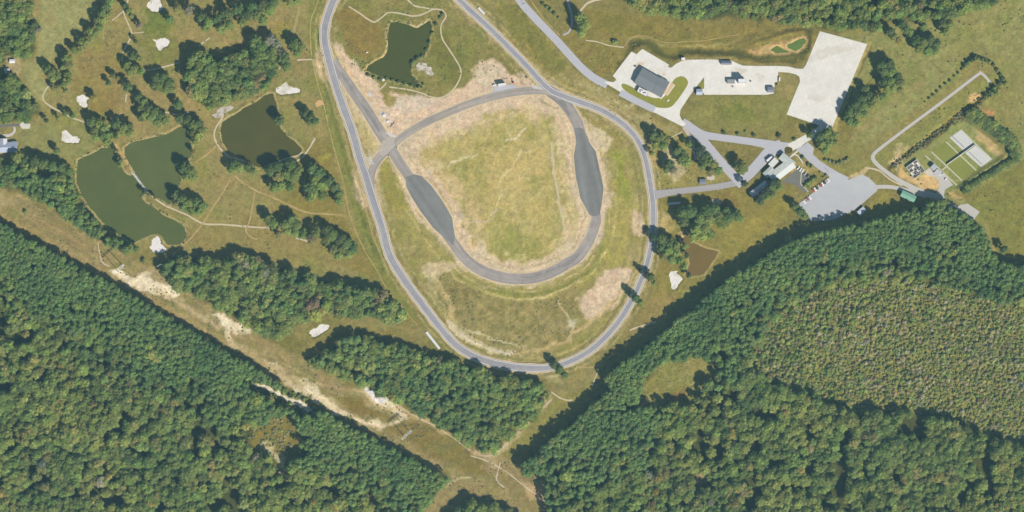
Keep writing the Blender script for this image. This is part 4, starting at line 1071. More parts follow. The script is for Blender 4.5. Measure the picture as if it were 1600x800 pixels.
def trunk_mesh(name, h, r0, limbs, seed):
    r = np.random.default_rng(seed)
    mb = MB()
    mb.cyl((0, 0, 0), (0.1, 0.05, h*0.55), r0, r0*0.7, 7)
    mb.cyl((0.1, 0.05, h*0.55), (0.0, 0.15, h), r0*0.7, r0*0.25, 6)
    for i in range(limbs):
        a = 2*math.pi*i/limbs+r.uniform(-.4, .4); z = h*r.uniform(0.42, 0.7)
        L = h*r.uniform(0.2, 0.32)
        mb.cyl((0.08, 0.05, z), (math.cos(a)*L, math.sin(a)*L, z+L*0.7), r0*0.4, r0*0.12, 5)
    me = bpy.data.meshes.new(name)
    me.from_pydata(mb.v, [], mb.f); me.update(); me.materials.append(M_bark)
    return me

PROTO = {"broad": [], "pine": [], "bush": [], "dead": []}
for k in range(6):                                   # spreading broadleaf trees, crown radius about 5 m
    r = np.random.default_rng(100+k)
    lobes = []
    n = 15+k % 3
    for i in range(n):
        a = i*2.399+r.uniform(-.4, .4); q = math.sqrt((i+0.3)/n)
        rr = 3.9*q*r.uniform(0.85, 1.12)
        z = 9.5+(1-q*q)*3.6+r.uniform(-0.9, 0.9)
        lobes.append((rr*math.cos(a), rr*math.sin(a), z, r.uniform(1.15, 2.0)))
    for i in range(5):
        a = i*1.26+r.uniform(-.3, .3)
        lobes.append((2.9*math.cos(a), 2.9*math.sin(a), r.uniform(6.0, 7.8), r.uniform(1.3, 1.8)))
    PROTO["broad"].append((crown_mesh("broad_crown", lobes, 46, 0.44, 200+k), trunk_mesh("broad_trunk", 10.5, 0.38, 5, 300+k)))
for k in range(4):                                   # pines, rounded crown radius about 3.2 m, 21 m tall
    r = np.random.default_rng(140+k)
    lobes = []
    for L, (zc, rad, nb) in enumerate(((13.0, 2.5, 6), (15.2, 2.6, 7), (17.2, 2.2, 6), (18.8, 1.4, 5))):
        for i in range(nb):
            a = 2*math.pi*i/nb+L*0.7+r.uniform(-.25, .25); q = rad*r.uniform(0.75, 1.15)
            lobes.append((q*math.cos(a), q*math.sin(a), zc+r.uniform(-.5, .5), r.uniform(0.75, 1.15)))
    lobes.append((0.2, -0.1, 19.6, 1.0))
    PROTO["pine"].append((crown_mesh("pine_crown", lobes, 44, 0.36, 240+k, 0.8, 0.8), trunk_mesh("pine_trunk", 18.5, 0.30, 6, 340+k)))
for k in range(4):                                   # shrubs, radius about 1.5 m
    r = np.random.default_rng(160+k)
    lobes = [(0, 0, 0.9, 0.9)]+[(0.75*math.cos(a)*r.uniform(.7, 1.2), 0.75*math.sin(a)*r.uniform(.7, 1.2), r.uniform(0.5, 1.0), r.uniform(0.5, 0.8)) for a in np.arange(5)*1.257+k]
    PROTO["bush"].append((crown_mesh("bush_crown", lobes, 42, 0.26, 260+k), trunk_mesh("bush_trunk", 0.9, 0.07, 3, 360+k)))

TINT = {
 "green": (0.180, 0.245, 0.068), "bright": (0.225, 0.300, 0.080), "dark": (0.122, 0.178, 0.060), "pine": (0.148, 0.240, 0.078),
 "olive": (0.245, 0.262, 0.085), "yellow": (0.305, 0.285, 0.075), "brown": (0.235, 0.200, 0.100), "grey": (0.235, 0.245, 0.155), "tan": (0.310, 0.280, 0.155),
 "blue": (0.080, 0.112, 0.068),
}
def tint_of(key, r, s=0.12):
    c = np.array(TINT[key])
    return c*(1+r.normal(0, s))*(1+r.normal(0, s*0.4, 3))

# ---------------------------------------------------------------- single trees one can point to
first_crown = {"broad": [], "pine": [], "bush": []}
tree_rng = np.random.default_rng(77)
LOOK = {"green": "mid green", "bright": "bright green", "dark": "dark green", "pine": "deep green", "olive": "olive green", "yellow": "yellowish", "brown": "brownish", "grey": "greyish", "tan": "tan", "blue": "bluish green"}
def place_tree(x, y, rad, sp, tint, label, group, cat, hs=1.0):
    i = int(tree_rng.integers(len(PROTO[sp])))
    cm, tm = PROTO[sp][i]
    base = {"broad": 5.0, "pine": 3.4, "bush": 1.55}[sp]
    s = rad*S/base
    nm = {"broad": "broadleaf_tree", "pine": "pine_tree", "bush": "shrub"}[sp]
    sz = (0.55+0.45*s)*hs if sp != "bush" else s*hs
    e = empty(nm, W((x, y), -0.1), tree_rng.uniform(0, 6.28), label, cat, group, (s, s, sz))
    c = bpy.data.objects.new("crown", cm); C.objects.link(c); c.parent = e
    col = tint_of(tint, tree_rng)
    c["tint"] = [float(v) for v in col]
    t = bpy.data.objects.new("trunk" if sp != "bush" else "stem", tm); C.objects.link(t); t.parent = e
    if all(q[0] is not cm for q in first_crown[sp]):
        first_crown[sp].append((cm, c, t))
    return e

ORD = ["first", "second", "third", "fourth", "fifth", "sixth", "seventh", "eighth", "ninth", "tenth", "eleventh", "twelfth", "thirteenth", "fourteenth", "fifteenth", "sixteenth"]
def clump(where, group, trees, sp="broad", hs=1.0, cat=None, noun=None):
    """a named clump of separate trees; each label says which tree of the clump it is"""
    n = len(trees)
    noun = noun or ("tree" if sp != "bush" else "bush")
    cat = cat or ("tree" if sp != "bush" else "shrub")
    xs = [t[0] for t in trees]; ys = [t[1] for t in trees]
    order = sorted(range(n), key=lambda i: xs[i]); rank = {q: k for k, q in enumerate(order)}
    top = min(range(n), key=lambda i: ys[i]); low = max(range(n), key=lambda i: ys[i])
    for i, t in enumerate(trees):
        tint = t[3] if len(t) > 3 else "green"
        look = LOOK[tint]
        if n == 1:
            lab = f"{look} {noun} {where}"
        elif rank[i] == 0: lab = f"leftmost {look} {noun} of {where}"
        elif rank[i] == n-1: lab = f"rightmost {look} {noun} of {where}"
        elif i == top: lab = f"topmost {look} {noun} of {where}"
        elif i == low: lab = f"lowest {look} {noun} of {where}"
        elif rank[i] < n/2: lab = f"{ORD[rank[i]]} {noun} from the left of {where}"
        else: lab = f"{ORD[n-1-rank[i]]} {noun} from the right of {where}"
        place_tree(t[0], t[1], t[2], sp, tint, lab, group, cat, hs)

G, B_, D, O, Y, N, X = "green", "bright", "dark", "olive", "yellow", "brown", "grey"
clump("the slanting tree row beside the mown fairway", "trees in the slanting row by the fairway",
  [(174,3,7.9,G),(168,12,7.9,D),(162,22,7.9,G),(171,22,6.8,B_),(155,32,7.9,G),(164,32,6.8,B_),(157,43,6.8,G),(143,49,7.9,G),(151,52,6.8,B_),(144,60,5.6,B_),(129,65,7.9,G),(137,67,6.8,B_),(130,75,5.6,O),(117,78,6.8,G),(124,82,5.6,B_),(106,91,9.0,G),(108,101,7.9,G),(101,106,5.6,B_)])
clump("the short group at the cart path end", "trees at the end of the cart path",
  [(76,108,8,D),(82,114,9,G),(91,119,7,G),(84,124,6,B_),(107,117,7,G),(109,126,6,B_),(101,132,6,G),(93,137,5,O),(85,139,5,O),(104,143,5,O)])
clump("the pair beside the lower cart path", "small trees by the lower cart path", [(103,178,5,D),(114,181,5,D),(92,185,4,O)])
clump("standing alone on the lawn by the driveway pad", None, [(74,189,4,D)])
clump("standing alone below the lawn bunker", None, [(90,236,6,G)])
clump("beside the bunker above the tree pair", None, [(148,154,7,Y)])
clump("the loose trio on the worn hollow", "trees on the worn hollow", [(178,119,5,O),(171,130,5,D),(185,122,4,O)])
clump("the five by the cart path corner", "trees by the cart path corner", [(209,88,8,D),(200,103,8,G),(212,109,8,G),(221,112,7,B_),(205,113,7,G),(218,92,6,G)])
clump("standing alone above the big dark round tree", None, [(201,135,9,D)])
clump("the big dark round cluster between two paths", "trees of the big dark round cluster", [(246,124,9,D),(257,122,9,D),(265,130,9,D),(250,135,9,G),(261,140,8,G),(270,140,7,G),(242,134,8,D)])
clump("the few trees at the top fork of the path", "trees at the top fork of the path", [(196,10,5,D),(203,18,6,B_),(206,25,5,G),(219,40,6,X)])
clump("the dark tree right of the mown green", None, [(266,31,7,D)])
clump("tiny and round beside the worn brush patch", None, [(213,65,4,D)])
clump("the clump above the round pond path", "trees above the round pond path",
  [(218,152,8,D),(226,160,8,G),(222,169,8,G),(233,170,9,D),(243,176,9,G),(253,182,8,D),(260,188,8,G),(238,184,9,G),(229,180,8,B_),(248,192,8,G),(221,184,7,D)])
clump("alone between the clump and the big wood", None, [(280,164,8,D)])
clump("the clump at the corner of the two ponds", "trees at the corner of the two ponds",
  [(146,191,9,D),(156,194,9,G),(165,200,9,G),(150,204,8,G),(162,212,9,G),(152,214,8,B_),(171,213,8,G),(168,222,7,B_)])
clump("the group above the upper pond", "trees above the upper pond", [(184,194,9,D),(195,200,9,G),(190,208,8,B_),(204,208,8,G),(182,213,5,D),(203,197,7,D)])
clump("the row between path and upper pond", "trees between path and upper pond", [(283,186,8,D),(294,188,8,G),(303,196,9,G),(312,194,8,D),(317,203,8,G),(302,206,8,G),(311,213,8,B_),(306,222,6,O),(302,237,4,O)])
clump("the dark pair leaning over the upper pond", "dark trees leaning over the upper pond", [(289,262,10,D),(299,268,9,G),(303,276,8,B_),(291,276,7,G)])
clump("the clump at the foot of the upper pond", "trees at the foot of the upper pond", [(276,306,8,D),(286,311,9,D),(297,318,9,G),(308,316,9,D),(317,322,9,G),(288,324,8,G),(300,329,8,B_),(312,331,7,B_),(276,318,6,O)])
clump("the small pair at the end of the footbridge", "small trees at the end of the footbridge", [(226,301,4,D),(234,306,4,O),(243,309,3,O)], cat="tree")
clump("the pair on the causeway point", "trees on the causeway point", [(190,250,4,D),(188,258,4,G),(183,236,4,O)])
clump("the pair at the lower shore of the round pond", "trees at the lower shore of the round pond", [(366,256,8,D),(376,262,9,B_),(388,262,8,D),(397,268,7,B_),(361,264,7,G)])
clump("dark and low over the far shore of the round pond", None, [(437,188,9,D)])
clump("the dark cluster right of the round pond", "trees right of the round pond", [(478,177,7,D),(486,183,8,D),(493,190,7,D),(484,192,6,G)])
clump("the two above the foot of the large pond", "trees above the foot of the large pond", [(205,388,8,G),(213,389,6,D),(198,393,6,G)])
clump("the top clump on the golf side", "trees of the top clump on the golf side",
  [(316,28,9.0,D),(326,36,9.0,G),(322,44,7.9,B_),(346,46,9.0,B_),(340,30,9.0,D),(360,40,9.0,B_),(356,22,10.2,D),(374,16,10.2,D),(380,36,9.0,G),(386,24,10.2,D),(396,12,10.2,D),(402,24,10.2,G),(412,32,9.0,B_),(296,16,9.0,X),(278,14,7.9,O),(410,10,10.2,D),(422,16,10.2,G),(428,4,10.2,D),(454,4,7.9,B_),(466,2,6.8,G)])
clump("the trees right of the big clump", "trees right of the big clump",
  [(401,66,11.3,D),(409,74,11.3,D),(402,84,10.2,G),(424,64,10.2,X),(433,70,9.0,X),(428,80,9.0,G),(440,84,9.0,X),(444,92,11.3,D),(448,104,9.0,G),(462,70,10.2,D),(471,74,9.0,B_),(466,83,7.9,B_),(405,110,9.0,G),(410,122,9.0,N),(400,132,9.0,N)])
clump("the dense group left of the long straight", "trees left of the long straight",
  [(424,266,10.2,D),(434,262,10.2,D),(456,258,10.2,D),(466,266,10.2,G),(436,276,10.2,O),(448,274,10.2,G),(460,276,10.2,G),(430,293,9.0,B_),(442,290,9.0,B_),(454,292,9.0,G),(490,264,10.2,D),(499,270,10.2,D),(514,284,10.2,D),(494,280,10.2,B_),(503,290,10.2,G),(524,293,9.0,D),(531,303,7.9,G),(484,292,10.2,D),(492,302,9.0,B_),(505,306,9.0,G),(530,315,6.8,G),(484,310,6.8,G)])
clump("the slanting belt below the dense group", "trees of the slanting belt",
  [(420,342,9.0,D),(428,349,9.0,G),(446,352,9.0,G),(457,344,10.2,D),(464,352,9.0,G),(450,361,7.9,B_),(462,364,7.9,B_),(474,366,9.0,G),(494,363,10.2,G),(488,372,9.0,N),(511,361,10.2,D),(520,367,10.2,G),(511,374,9.0,G),(534,374,10.2,D),(543,381,10.2,D),(552,388,10.2,D),(535,388,9.0,G),(545,396,9.0,B_),(522,390,9.0,G),(437,366,6.8,O),(530,399,7.9,B_)])
clump("the tall bright green group beside the grey lane", "bright trees beside the grey lane", [(906,29,10,B_),(911,40,11,B_),(908,51,9,B_)], hs=1.2)
clump("the brush row at the head of the entrance road", "bushes at the head of the entrance road", [(848,6,4,D),(854,11,4,D),(860,15,4,G),(866,21,4,D),(873,28,3,O)], "bush")
clump("round and alone on the slope by the worn track", None, [(961,66,6,B_)], "bush")
clump("the loose trees below the north wood", "loose trees below the north wood", [(1349,41,9,D),(1360,44,9,G),(1371,43,8,B_),(1390,50,8,D),(1395,58,7,O),(1402,64,6,Y),(1408,38,8,D),(1414,46,8,D),(1420,52,7,B_),(1442,42,7,B_),(1470,38,8,D),(1482,38,8,G),(1475,50,7,G)])
clump("the dark round cluster in the right field", "trees of the dark round cluster", [(1430,64,9,D),(1441,68,9,G),(1452,64,9,D),(1461,70,9,D),(1436,76,9,B_),(1448,80,9,G),(1459,80,8,B_)])
clump("the tall cluster right of the concrete yard", "trees right of the concrete yard", [(1377,103,9,D),(1388,100,9,D),(1381,113,9,G),(1391,114,9,G),(1379,128,8,D),(1389,128,9,G),(1401,120,8,D),(1405,130,8,G),(1395,138,8,B_),(1385,139,8,B_),(1404,141,6,G)])
clump("the leaning cluster below the tall cluster", "trees of the leaning cluster", [(1351,140,7,D),(1356,150,8,D),(1345,156,9,D),(1366,154,9,G),(1377,152,8,B_),(1336,164,9,D),(1348,167,9,G),(1360,164,8,B_),(1327,176,9,D),(1337,178,9,G),(1349,178,8,B_),(1326,190,8,G),(1336,192,8,B_),(1321,184,6,D)])
clump("the pair beside the concrete crossing", "trees beside the concrete crossing", [(1280,214,9,D),(1291,209,10,G),(1300,213,9,G),(1283,226,8,B_),(1293,224,8,G),(1264,211,6,D),(1288,236,7,B_),(1304,222,6,O)])
clump("alone at the right edge of the map", None, [(1567,390,7,D)])
clump("the group left of the hall roads", "trees left of the hall roads", [(1020,212,9,D),(1031,216,9,G),(1024,227,8,O),(1036,228,8,G),(1042,220,6,O)])
clump("the shady pair above the gazebo", "trees above the gazebo", [(1058,236,9,D),(1067,244,9,D),(1071,253,9,B_),(1062,250,7,G),(1093,236,10,"blue"),(1101,244,9,D),(1106,254,8,G),(1115,258,8,O),(1121,266,8,G),(1110,268,8,O),(1098,258,8,G),(1075,226,6,B_)])
clump("the thin pair on the pale dirt", "trees on the pale dirt", [(1045,256,8,D),(1051,266,7,X),(1041,266,6,O),(1018,240,5,O)])
clump("round and alone on the pale road island", None, [(1158,262,11,G)])
clump("leafy beside the road corner", None, [(1162,287,6,"blue")])
clump("the big dark clump near the brown pond", "trees of the big dark clump near the brown pond", [(1066,333,11.3,D),(1078,331,11.3,D),(1104,330,11.3,D),(1115,328,10.2,D),(1066,346,10.2,D),(1094,343,11.3,G),(1107,343,11.3,B_),(1120,340,11.3,G),(1088,358,11.3,B_),(1101,357,11.3,G),(1128,349,10.2,G),(1138,340,10.2,D),(1149,336,10.2,D),(1155,342,6.8,G),(1083,370,9.0,B_),(1097,368,9.0,B_),(1110,366,7.9,G),(1133,330,7.9,D)])
clump("the group between road and brown pond", "trees between road and brown pond", [(1020,371,7,"blue"),(1034,374,9,D),(1045,378,9,D),(1055,384,8,G),(1033,386,8,D),(1044,392,9,B_),(1057,395,8,B_),(1036,400,8,O),(1049,406,8,B_),(1062,406,7,G),(1068,416,6,B_),(1070,384,6,G),(1073,399,5,D),(1076,430,5,D)])
clump("the sparse pair straddling the lower bend", "trees straddling the lower bend", [(1002,423,4.5,"blue"),(1009,430,5.5,"blue"),(1017,432,6,D),(1021,442,4.5,B_)])
clump("the dark pair at the bend above", "trees at the bend", [(986,460,6,"blue"),(993,466,7,D),(1000,473,6.5,B_)])
clump("the pair leaning over the foot of the perimeter road", "trees at the foot of the perimeter road", [(866,570,7,D),(874,577,8,D),(882,586,7,G)])
clump("the row behind the long hall", "trees behind the long hall", [(1206,286,7,"blue"),(1214,284,6,D),(1205,294,7,G),(1216,292,7,B_),(1196,299,7,"blue"),(1206,303,7,G),(1189,305,6,"blue"),(1197,308,6,G),(1182,312,6,"blue"),(1188,316,6,D)])
clump("the pair at the lower corner of the parking lot", "trees at the corner of the parking lot", [(1241,323,7,G),(1250,331,8,D),(1256,338,7,B_)])
clump("beside the grey house", None, [(29,246,10,G)])
clump("the trees between house and pond wood", "trees between house and pond wood", [(44,246,4,D),(38,252,7,D),(24,258,8,D),(40,262,9,G),(58,252,10,D),(70,256,10,D),(84,260,9,D),(98,262,9,D),(110,268,8,G),(1,250,6,D),(52,266,9,G),(12,270,7,B_)])
clump("the trees above the house wood", "trees above the house wood", [(55,40,8,D),(62,46,6,X),(50,58,8,D),(46,84,8,G),(38,86,7,D)])
clump("the tall pines beside the parking lot", "tall pines at the parking lot edge", [(1262,371,5.5,"pine"),(1271,368,5.5,"pine"),(1280,366,5.5,"pine"),(1290,364,5,"pine"),(1300,361,5.5,"pine"),(1310,359,5,"pine"),(1320,357,5.5,"pine"),(1330,354,5.5,"pine")], "pine")
clump("the pine row above the sandy cut", "pines above the sandy cut", [(205,462,5,"pine"),(214,467,5.5,"pine"),(223,473,5,"pine"),(232,479,5.5,"pine"),(241,485,5,"pine"),(250,491,5.5,"pine")], "pine")
# small shrubs
clump("the shrub row above the service road", "shrubs above the service road", [(1131,207,4,D),(1153,209,4,D),(1165,206,3,G),(1178,211,4,D),(1217,212,5,D),(1241,218,4,D)], "bush")
clump("the shrub strip between the two car rows", "shrubs between the two car rows", [(1258,290,4,G),(1262,287,4.5,B_),(1266,284,4.5,G),(1270,281,4.5,B_),(1274,278.5,4.5,G),(1264,291,4,B_)], "bush", 1.2)
clump("the little shrubs on the bank above the dark lot", "shrubs on the bank above the dark lot", [(1263,257,4,D),(1268,260,4,O),(1254,246,4,D),(1281,269,2.5,N),(1291,274,3.5,O),(1287,277,2.5,O),(1245,322,3,D)], "bush")
clump("the pale reed clump below the concrete crossing", "reeds below the concrete crossing", [(1290,250,4,G),(1296,252,4,X),(1302,254,4,G),(1308,255,4,X),(1314,254,4,G),(1320,251,4,X),(1324,248,4,G)], "bush")
clump("the bush row topping the rifle lane", "bushes at the top end of the rifle lane", [(1507,103,5,D),(1512,98,5,D),(1517,95,5,D),(1522,91,6,D),(1528,91,5,D),(1534,93,5,D),(1540,95,4,D),(1546,97,4,O),(1552,102,4,O),(1558,110,4,O),(1563,117,4,D),(1567,124,5,G),(1571,130,5,G),(1562,131,5,D),(1553,138,6,D),(1548,145,6,D),(1540,150,5,D),(1556,146,5,G)], "bush", 1.5)
clump("the thin bush line along the rifle lane", "bushes along the rifle lane", [(1503,108,3,D),(1497,114,3,D),(1491,119,2.5,D),(1484,126,3,D),(1477,131,3,D),(1470,137,3,D),(1464,143,3,D),(1458,149,3.2,D),(1452,154,3,D)], "bush", 1.2)
clump("the shrubs on the infield pond bank", "shrubs on the infield pond bank", [(575,117,4,D),(584,121,4,D),(594,124,4,D),(604,123,3.5,D),(613,125,3.5,D),(622,128,3.5,D),(632,131,3.5,D),(642,134,3.5,D),(654,136,3.5,D),(661,131,3,D),(645,98,5,D),(652,92,5,D),(660,88,4,D),(666,78,4,D),(671,66,4,D),(676,52,4,G),(682,38,4,D),(688,28,4,D),(692,22,4,G)], "bush", 1.0)
clump("bushy patch beside the lower pylon", None, [(225,408,6,O)], "bush")
clump("bushy patch near the lower left pond bank", None, [(40,331,5,G)], "bush")

# ---------------------------------------------------------------- woods and scrub as masses
def gn_scatter(name, label, pts, species, variant, scale, rot, tint):
    me = bpy.data.meshes.new(name)
    n = len(pts)
    me.vertices.add(n)
    me.vertices.foreach_set("co", np.asarray(pts, dtype=np.float32).ravel())
    for nm, ty, arr, key in (("variant", 'INT', variant, "value"), ("species", 'INT', species, "value"), ("rotz", 'FLOAT', rot, "value")):
        me.attributes.new(nm, ty, 'POINT').data.foreach_set(key, np.asarray(arr, dtype=np.int32 if ty == 'INT' else np.float32))
    me.attributes.new("size", 'FLOAT_VECTOR', 'POINT').data.foreach_set("vector", np.asarray(scale, dtype=np.float32).ravel())
    me.attributes.new("tint", 'FLOAT_COLOR', 'POINT').data.foreach_set("color", np.concatenate([tint, np.ones((n, 1))], 1).astype(np.float32).ravel())
    me.update()
    o = bpy.data.objects.new(name, me)
    C.objects.link(o)
    tag(o, label, None, None, "stuff")
    ng = bpy.data.node_groups.new(name+"_nodes", 'GeometryNodeTree')
    ng.interface.new_socket("Geometry", in_out='INPUT', socket_type='NodeSocketGeometry')
    ng.interface.new_socket("Geometry", in_out='OUTPUT', socket_type='NodeSocketGeometry')
    N_, L_ = ng.nodes, ng.links
    gi, go = N_.new("NodeGroupInput"), N_.new("NodeGroupOutput")
    def attr(nm, ty):
        a = N_.new("GeometryNodeInputNamedAttribute"); a.data_type = ty; a.inputs[0].default_value = nm
        return a.outputs[0]
    av, asp, arz, asz = attr("variant", 'INT'), attr("species", 'INT'), attr("rotz", 'FLOAT'), attr("size", 'FLOAT_VECTOR')
    cx = N_.new("ShaderNodeCombineXYZ"); L_.new(arz, cx.inputs[2])
    e2r = N_.new("FunctionNodeEulerToRotation"); L_.new(cx.outputs[0], e2r.inputs[0])
    join = N_.new("GeometryNodeJoinGeometry")
    for si, sp in enumerate(("broad", "pine", "bush")):
        if not (np.asarray(species) == si).any(): continue
        jn = N_.new("GeometryNodeJoinGeometry")
        for (cm, c, t) in first_crown[sp]:
            j2 = N_.new("GeometryNodeJoinGeometry")
            for ob in ((c, t) if sp != "bush" else (c,)):
                oi = N_.new("GeometryNodeObjectInfo"); oi.transform_space = 'ORIGINAL'
                oi.inputs[0].default_value = ob
                oi.inputs[1].default_value = False
                L_.new(oi.outputs["Geometry"], j2.inputs[0])
            g2i = N_.new("GeometryNodeGeometryToInstance")
            L_.new(j2.outputs[0], g2i.inputs[0]); L_.new(g2i.outputs[0], jn.inputs[0])
        cmp_ = N_.new("FunctionNodeCompare"); cmp_.data_type = 'INT'; cmp_.operation = 'EQUAL'
        ia = [s_ for s_ in cmp_.inputs if s_.type == 'INT']
        L_.new(asp, ia[0]); ia[1].default_value = si
        ip = N_.new("GeometryNodeInstanceOnPoints")
        L_.new(gi.outputs[0], ip.inputs["Points"]); L_.new(jn.outputs[0], ip.inputs["Instance"])
        L_.new(cmp_.outputs[0], ip.inputs["Selection"])
        ip.inputs["Pick Instance"].default_value = True
        L_.new(av, ip.inputs["Instance Index"])
        L_.new(e2r.outputs[0], ip.inputs["Rotation"]); L_.new(asz, ip.inputs["Scale"])
        L_.new(ip.outputs[0], join.inputs[0])
    L_.new(join.outputs[0], go.inputs[0])
    md = o.modifiers.new("scatter", 'NODES'); md.node_group = ng
    return o

def grid_in(poly_, spacing, seed, holes=(), drop=0.0, jit=0.42):
    r = np.random.default_rng(seed)
    P = np.asarray(poly_, float)
    x0, y0 = P.min(0); x1, y1 = P.max(0)
    xs = np.arange(x0, x1, spacing); ys = np.arange(y0, y1, spacing*0.87)
    X, Y = np.meshgrid(xs, ys)
    X[1::2] += spacing/2
    pts = np.stack([X.ravel(), Y.ravel()], 1)
    pts += r.uniform(-jit, jit, pts.shape)*spacing
    k = inside(pts, poly_)
    for h in holes: k &= ~inside(pts, h)
    pts = pts[k]
    return pts[r.uniform(size=len(pts)) >= drop], r
def nz(pts, scale, seed, octv=3):
    return fbm(pts[:, 0], pts[:, 1], scale, seed, octv)

def wood(name, label, poly_, spacing, mix, seed, holes=(), drop=0.04, pine=None, hscale=1.0, gaps=0.75, rscale=1.0, pspace=5.0):
    """mix: list of (tint key, weight); pine: function of points giving the share of the finer, denser pines"""
    A1, r = grid_in(poly_, spacing, seed, holes, drop)
    A1 = A1[(nz(A1, 28, seed+5, 3) > -gaps) & (nz(A1, 12, seed+6, 2) > -gaps+0.02)]
    if pine is not None:
        A1 = A1[r.uniform(size=len(A1)) > pine(A1)]
        A2, _ = grid_in(poly_, pspace, seed+50, holes, 0.03)
        A2 = A2[r.uniform(size=len(A2)) < pine(A2)]
    else:
        A2 = np.zeros((0, 2))
    pts = np.concatenate([A1, A2]); n = len(pts)
    isp = np.arange(n) >= len(A1)
    species = np.where(isp, 1, 0)
    variant = np.where(isp, r.integers(0, 4, n), r.integers(0, 6, n))
    region = 1.5*nz(pts, 34, seed+9, 4)
    keys = [m_[0] for m_ in mix]; w = np.array([m_[1] for m_ in mix], float); w /= w.sum()
    idx = np.searchsorted(np.cumsum(w), np.clip(r.uniform(size=n)*0.6+0.4*np.clip(region*0.5+0.5, 0, 1), 0, 0.999))
    T = np.array([TINT[k] for k in keys])[np.clip(idx, 0, len(keys)-1)]
    T[isp] = np.array(TINT["pine"])
    T = T*(1+r.normal(0, 0.14, n))[:, None]*(1+r.normal(0, 0.05, (n, 3)))
    rg = nz(pts, 55, seed+3, 4)[:, None]
    T = np.clip(T*(1+0.2*rg)*(1+rg*np.array([0.10, 0.0, -0.08])), 0.02, 0.36)
    sb = np.where(isp, pspace*0.98*S/3.4, spacing*1.0*S/5.0*np.clip(r.normal(1.0, 0.24, n), 0.6, 1.75))*rscale
    sb = np.where(isp, sb*r.uniform(0.82, 1.2, n), sb)
    hz = (0.62+0.36*np.clip(sb, 0.5, 1.4))*r.uniform(0.8, 1.18, n)*hscale*(1+0.2*nz(pts, 24, seed+7))
    hz = np.where(isp, r.uniform(0.88, 1.04, n)*hscale*0.95*(1+0.10*nz(pts, 20, seed+8)), hz)
    loc = np.array([W(p, -0.1) for p in pts])
    return gn_scatter(name, label, loc, species, variant, np.stack([sb, sb, hz], 1), r.uniform(0, 6.28, n), T)

MIX = [("dark",2.0),("green",5),("bright",1.6),("olive",1.6),("yellow",0.35),("brown",0.35),("grey",0.35)]
MIXN = [("dark",1.8),("green",4.5),("bright",2.2),("olive",2.2),("yellow",0.35),("brown",0.22),("grey",0.35)]
def corr_edge(pts):   # planted pines stand along the power-line cut
    L = [(-20,333),(117,413),(260,496),(395,573),(520,653),(700,748)]
    d = np.full(len(pts), 1e9)
    for i in range(len(L)-1):
        d = np.minimum(d, seg_dist(pts[:, 0], pts[:, 1], L[i], L[i+1]))
    return np.clip(1.15-d/95+0.35*nz(pts, 30, 71), 0, 0.97)
def se_edge(pts):
    L = [(815,728),(900,655),(955,606),(1020,530),(1130,443),(1232,378),(1340,352),(1470,314),(1541,374)]
    d = np.full(len(pts), 1e9)
    for i in range(len(L)-1):
        d = np.minimum(d, seg_dist(pts[:, 0], pts[:, 1], L[i], L[i+1]))
    return np.clip(1.05-d/110+0.4*nz(pts, 40, 72), 0, 0.95)
wood("forest", "dense mixed forest filling the lower left below the power line cut", WOOD_SW, 7.4, MIXN, 1, (CLEAR_SW, STRIP_LOW), 0.03, corr_edge, 1.0, 0.50)
wood("forest", "vast mixed forest covering the lower right of the map", WOOD_SE, 7.4, MIX, 2, (REGROWTH, BOG, TRANS), 0.03, se_edge, 1.0, 0.52)
wood("woodland", "narrow wood between the large pond and the power line cut", WOOD_POND, 7.6, [("green",5),("bright",2),("dark",2)], 3, (), 0.02, lambda p: np.full(len(p), 0.45), 1.0, 2)
wood("woodland", "middle wood between the golf land and the power line cut", WOOD_MID, 9.2, [("dark",2),("green",5),("bright",2),("olive",1.2),("brown",1.0),("grey",.3)], 4, (), 0.03, lambda p: np.full(len(p), 0.1), 1.0, 0.9)
wood("woodland", "lower wood pointing to the foot of the perimeter road", WOOD_LOW, 8.4, [("dark",2),("green",5),("bright",2.2),("olive",1.2),("yellow",.5),("brown",.2)], 5, (), 0.03, lambda p: np.full(len(p), 0.25), 0.9, 0.9)
wood("woodland", "long wood along the top edge above the station slope", WOOD_N, 7.6, [("dark",2.4),("green",5),("bright",1.2),("olive",1.5),("brown",.7),("grey",.6)], 6, (), 0.03, None, 0.95, 0.8)
wood("woodland", "wood in the top left corner beside the fairway", WOOD_NW1, 8.2, [("dark",2),("green",4),("bright",1.4),("olive",2),("grey",.6)], 7, (), 0.05, None, 0.95, 0.75)
wood("woodland", "wood above the driveway at the left edge", WOOD_NW2, 7.8, [("dark",2),("green",4),("bright",1),("olive",2),("grey",.6)], 8, (), 0.05, None, 0.9, 0.8)
wood("woodland", "big irregular clump of trees above the round pond", WOOD_CLUMP, 9.6, [("dark",2.4),("green",5),("bright",1.6),("olive",.8),("brown",.6)], 9, (), 0.02, lambda p: np.full(len(p), 0.08), 1.05, 1.1)
wood("woodland", "dark trees round the muddy flat at the foot of the map", WOOD_BOTTOM, 9.5, [("dark",3),("green",4),("bright",1)], 10, (), 0.02, None, 1.05, 2)
wood("woodland", "dark trees at the foot of the map beside the dirt track", WOOD_BOTTOM2, 9.5, [("dark",3),("green",4)], 12, (), 0.02, None, 1.0, 2)

